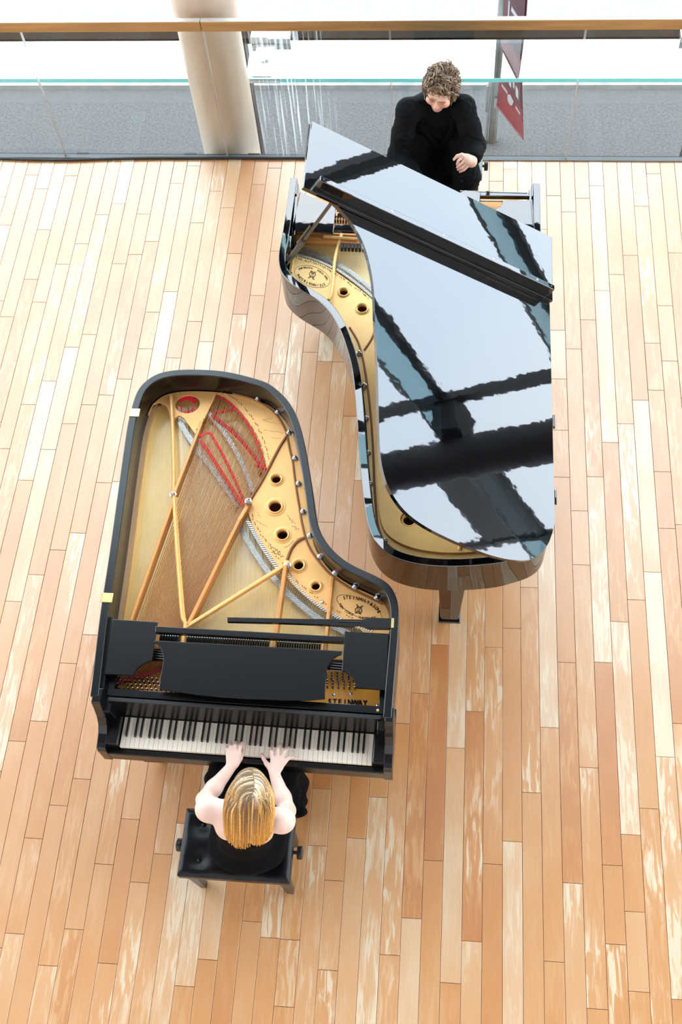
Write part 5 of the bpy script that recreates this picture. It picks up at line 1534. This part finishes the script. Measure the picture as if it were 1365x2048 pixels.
# head
mp += [ell(MH + Rm @ np.array([0, .010, .012]), (.076, .097, .100), .03, Rm), ell(mh(0, .048, -.052), (.054, .050, .062), .03, Rm), ell(mh(0, .076, -.100), (.026, .022, .018), .025, Rm),
       cap(mh(0, .094, .012), mh(0, .113, -.034), .009, .0125, .010), ell(mh(0, .104, -.040), (.019, .013, .010), .008, Rm),
       ell(mh(0, .094, -.066), (.024, .010, .006), .006, Rm), ell(mh(0, .092, -.076), (.021, .010, .007), .006, Rm),
       ell(mh(.078, -.004, -.018), (.010, .020, .031), .006, Rm), ell(mh(-.078, -.004, -.018), (.010, .020, .031), .006, Rm)]
for s in (-1, 1):
    mp += [ell(mh(s * .033, .086, .008), (.017, .012, .011), .006, Rm), ell(mh(s * .033, .090, .030), (.026, .010, .008), .012, Rm), ell(mh(s * .048, .068, -.030), (.026, .022, .020), .03, Rm)]
# raised left hand, fingers curled round; right hand on the keys
hw_ = WL
Km = [at(925.5, 312.5, .935), at(932, 317, .925), at(938, 322, .905), at(940.5, 328, .885)]
Mm = [at(917, 322, .925), at(921, 329, .905), at(924, 335, .885), at(928, 340, .868)]
Tm = [at(914.5, 329, .902), at(915, 335, .885), at(916.5, 339.5, .868), at(920.5, 343.5, .852)]
mp += [cap(hw_, at(936, 318, .905), .028, .028, .02), ell(at(934, 321, .905), (.032, .032, .030), .02)]
for q, m_, t in zip(Km, Mm, Tm):
    mp += [cap(at(937, 322, .90), q, .014, .012, .010), cap(q, m_, .0105, .0090, .003), cap(m_, t, .0088, .0076, .002)]
mp += [cap(at(935, 313, .915), at(924, 309.5, .945), .014, .012, .010), cap(at(924, 309.5, .945), at(915, 312, .945), .0115, .0105, .005), cap(at(915, 312, .945), at(908.5, 319, .930), .0102, .0085, .004)]
rk = [WR_ + np.array([dx, -.085, .0]) for dx in (-.033, -.011, .011, .031)]
rt = [np.array([q[0] * 1.0 + dx, 4.955 + dy, .745]) for q, dx, dy in zip(rk, (-.012, -.004, .004, .014), (.02, .0, .0, .015))]
rm_ = [(a + b) / 2 + np.array([0, 0, .024]) for a, b in zip(rk, rt)]
mp += hand(WR_, rk, rm_, rt, [WR_ + np.array([.03, -.02, -.01]), WR_ + np.array([.05, -.05, -.015]), WR_ + np.array([.058, -.08, -.03]), WR_ + np.array([.06, -.105, -.048])])
RED = (.66, .27, .18)
sp = [(mh(0, .112, -.036), (.02, .02, .02), RED), (mh(0, .10, -.070), (.026, .016, .010), (.50, .15, .12)), (mh(.045, .08, -.03), (.03, .03, .028), (.70, .33, .23)), (mh(-.045, .08, -.03), (.03, .03, .028), (.70, .33, .23))]
for s in (-1, 1):
    sp += [(mh(s * .033, .10, .034), (.026, .016, .006), (.20, .11, .06)), (mh(s * .033, .100, .004), (.020, .016, .005), (.16, .07, .045)), (mh(s * .033, .095, .016), (.022, .016, .010), (.50, .22, .15))]
sp += [(t, (.012,) * 3, (.62, .26, .19)) for t in Tm]
body('figure', mp, .0040, 'skin_m', wm, mixc((.74, .45, .34), sp), relax=1)
# suit jacket and trousers
jp = [ell((-.065, 5.61, .60), (.205, .150, .12), .06), ell((-.07, 5.58, .76), (.180, .135, .15), .08), ell((-.08, 5.56, .92), (.205, .130, .145), .08), ell((-.08, 5.555, 1.005), (.17, .085, .065), .05)]
for S, E0, Wr in ((SL, ER, WR_), (SR, EL, WL)):
    d_ = (Wr - E0)
    jp += [cap((-.08, 5.56, 1.025), S + np.array([0, 0, .012]), .064, .066, .05), ell(S, (.068, .068, .066), .03), cap(S, S + (E0 - S) * .5, .070, .068, .03), cap(S + (E0 - S) * .5, E0, .068, .062, .03), cap(E0, E0 + d_ * .5, .064, .058, .03), cap(E0 + d_ * .5, E0 + d_ * .86, .058, .047, .02)]
jp += [ell((-.06, 5.40, .60), (.15, .16, .10), .08)]
jp += [cap((-.077, 5.565, 1.0), (-.075, 5.555, 1.065), .075, .066, .03)]          # high black collar of the shirt
# jacket skirts hanging open over the thighs
jp += [cap((.06, 5.50, .80), at(936, 352, .70), .10, .075, .06), cap(at(936, 352, .70), at(927, 385, .62), .075, .060, .04), cap((-.20, 5.50, .80), (-.24, 5.30, .62), .10, .08, .06)]
for s in (-1, 1):
    hj = np.array([-.06 + s * .095, 5.60, .56]); kn = np.array([-.06 + s * .15, 5.17, .535]); an = np.array([-.06 + s * .13, 5.13, .10])
    jp += [cap(hj, kn, .105, .078, .05), cap(kn, an, .075, .060, .03)]
cuffL = EL + (WL - EL) * .84; cuffR = ER + (WR_ - ER) * .84
def jcut(Fd, lo, res):
    X = (lo[0] + res * np.arange(Fd.shape[0]))[:, None, None]; Y = (lo[1] + res * np.arange(Fd.shape[1]))[None, :, None]; Z = (lo[2] + res * np.arange(Fd.shape[2]))[None, None, :]
    for E0, Wr, c in ((EL, WL, cuffL), (ER, WR_, cuffR)):
        u = (Wr - E0) / np.linalg.norm(Wr - E0)
        s_ = (X - c[0]) * u[0] + (Y - c[1]) * u[1] + (Z - c[2]) * u[2]
        r_ = np.sqrt((X - c[0]) ** 2 + (Y - c[1]) ** 2 + (Z - c[2]) ** 2)
        Fd = np.where(r_ < .085, np.maximum(Fd, s_), Fd)
    return Fd.astype(np.float32)
def wrinkle(V):
    n = np.sin(V[:, 0] * 62 + 9 * np.sin(V[:, 2] * 21)) * np.sin(V[:, 2] * 48 + 7 * np.sin(V[:, 1] * 26)) * .0032
    D = np.zeros_like(V); D[:, 1] = -n; D[:, 0] = n * .6; D[:, 2] = n * .5
    return D
suit = body('suit', jp, .0065, 'suit', wm, relax=2, clip=jcut, disp=wrinkle)
# lapels, collar and a button
g = G()
for s in (-1, 1):
    a_, b_, c_ = np.array([-.08 + s * .062, 5.475, 1.045]), np.array([-.08 + s * .095, 5.425, .95]), np.array([-.06 + s * .012, 5.405, .80])
    g.tube(spline([a_ + np.array([0, .05, .02]), a_, b_, c_], 5), .016, 6, flat=(1.2, .35))
g.build('lapels', MAT['suit'], wm, smooth=True)
g = G(); g.tube(spline([(-.15, 5.495, 1.050), (-.145, 5.56, 1.08), (-.08, 5.60, 1.09), (-.015, 5.56, 1.08), (-.01, 5.495, 1.050)], 5), .016, 6, flat=(.6, 1.3)); g.build('collar', MAT['suit'], wm, smooth=True)
g = G(); g.lathe(at(923.5, 363, .74), [(.010, 0), (.010, .004), (0, .005)], 12, axis=(0, -.8, .6)); g.build('jacket_button', MAT['gloss_dark'], wm)
for c, E0, Wr in ((cuffL, EL, WL),):
    u = (Wr - E0) / np.linalg.norm(Wr - E0)
    g = G(); g.tube([c - u * .03, c + u * .006], .040, 14); g.build('shirt_cuff', MAT['shirt'], wm, smooth=True)
# curly hair
hr2 = random.Random(77)
curls = G()
mcols = [(.17, .10, .055), (.25, .16, .09), (.12, .07, .04), (.34, .25, .17), (.21, .12, .055)]
cen = MH + Rm @ np.array([0, .014, .016])
n_made = 0
while n_made < 620:
    v = np.array([hr2.gauss(0, 1), hr2.gauss(0, 1), hr2.gauss(0, 1)]); v /= np.linalg.norm(v)
    if v[2] < -.62: continue
    if v[1] < -.30 and v[2] < .70 + .2 * hr2.random() - .25 * abs(v[0]): continue           # face left open
    if v[1] < -.05 and abs(v[0]) < .75 and v[2] < .05: continue
    r = np.array([.080, .100, .104]); base = v * r
    nrm = v / r; nrm /= np.linalg.norm(nrm)
    down = np.array([nrm[0] * .5, nrm[1] * .5 - .35 * (1 if nrm[1] < .2 else -.3), -.75]); down -= nrm * (down @ nrm); down /= np.linalg.norm(down) + 1e-9
    side = np.cross(nrm, down); L = hr2.uniform(.030, .062); w = hr2.uniform(.005, .013); ph = hr2.uniform(0, 6.28); fr = hr2.uniform(5, 10)
    puff = hr2.uniform(.012, .034)
    P = []
    for j in range(9):
        t = j / 8
        p = base + nrm * (puff * math.sin(t * 2.2) + .002) + down * L * t + side * w * math.sin(ph + fr * t) + nrm * w * .6 * math.cos(ph + fr * t)
        P.append(cen + Rm @ p)
    r0 = hr2.uniform(.0022, .0042)
    c0 = np.array(mcols[hr2.randrange(5)]) * hr2.uniform(.8, 1.3)
    curls.col = tuple(c0)
    curls.tube(P, [r0 * (.8 + .4 * math.sin(math.pi * min(1, k / 8 + .2))) for k in range(9)], 4, flat=(1.4, .8))
    n_made += 1
curls.col = None
ch = curls.build('hair', MAT['hair'], wm, smooth=True, angle=80)
def mclip(Fd, lo, res):
    X = (lo[0] + res * np.arange(Fd.shape[0]))[:, None, None] - MH[0]; Y = (lo[1] + res * np.arange(Fd.shape[1]))[None, :, None] - MH[1]; Z = (lo[2] + res * np.arange(Fd.shape[2]))[None, None, :] - MH[2]
    fy = -(Rm[0, 1] * X + Rm[1, 1] * Y + Rm[2, 1] * Z); fz = Rm[0, 2] * X + Rm[1, 2] * Y + Rm[2, 2] * Z
    return np.maximum(Fd, fy * .85 - fz * .6 - .022).astype(np.float32)
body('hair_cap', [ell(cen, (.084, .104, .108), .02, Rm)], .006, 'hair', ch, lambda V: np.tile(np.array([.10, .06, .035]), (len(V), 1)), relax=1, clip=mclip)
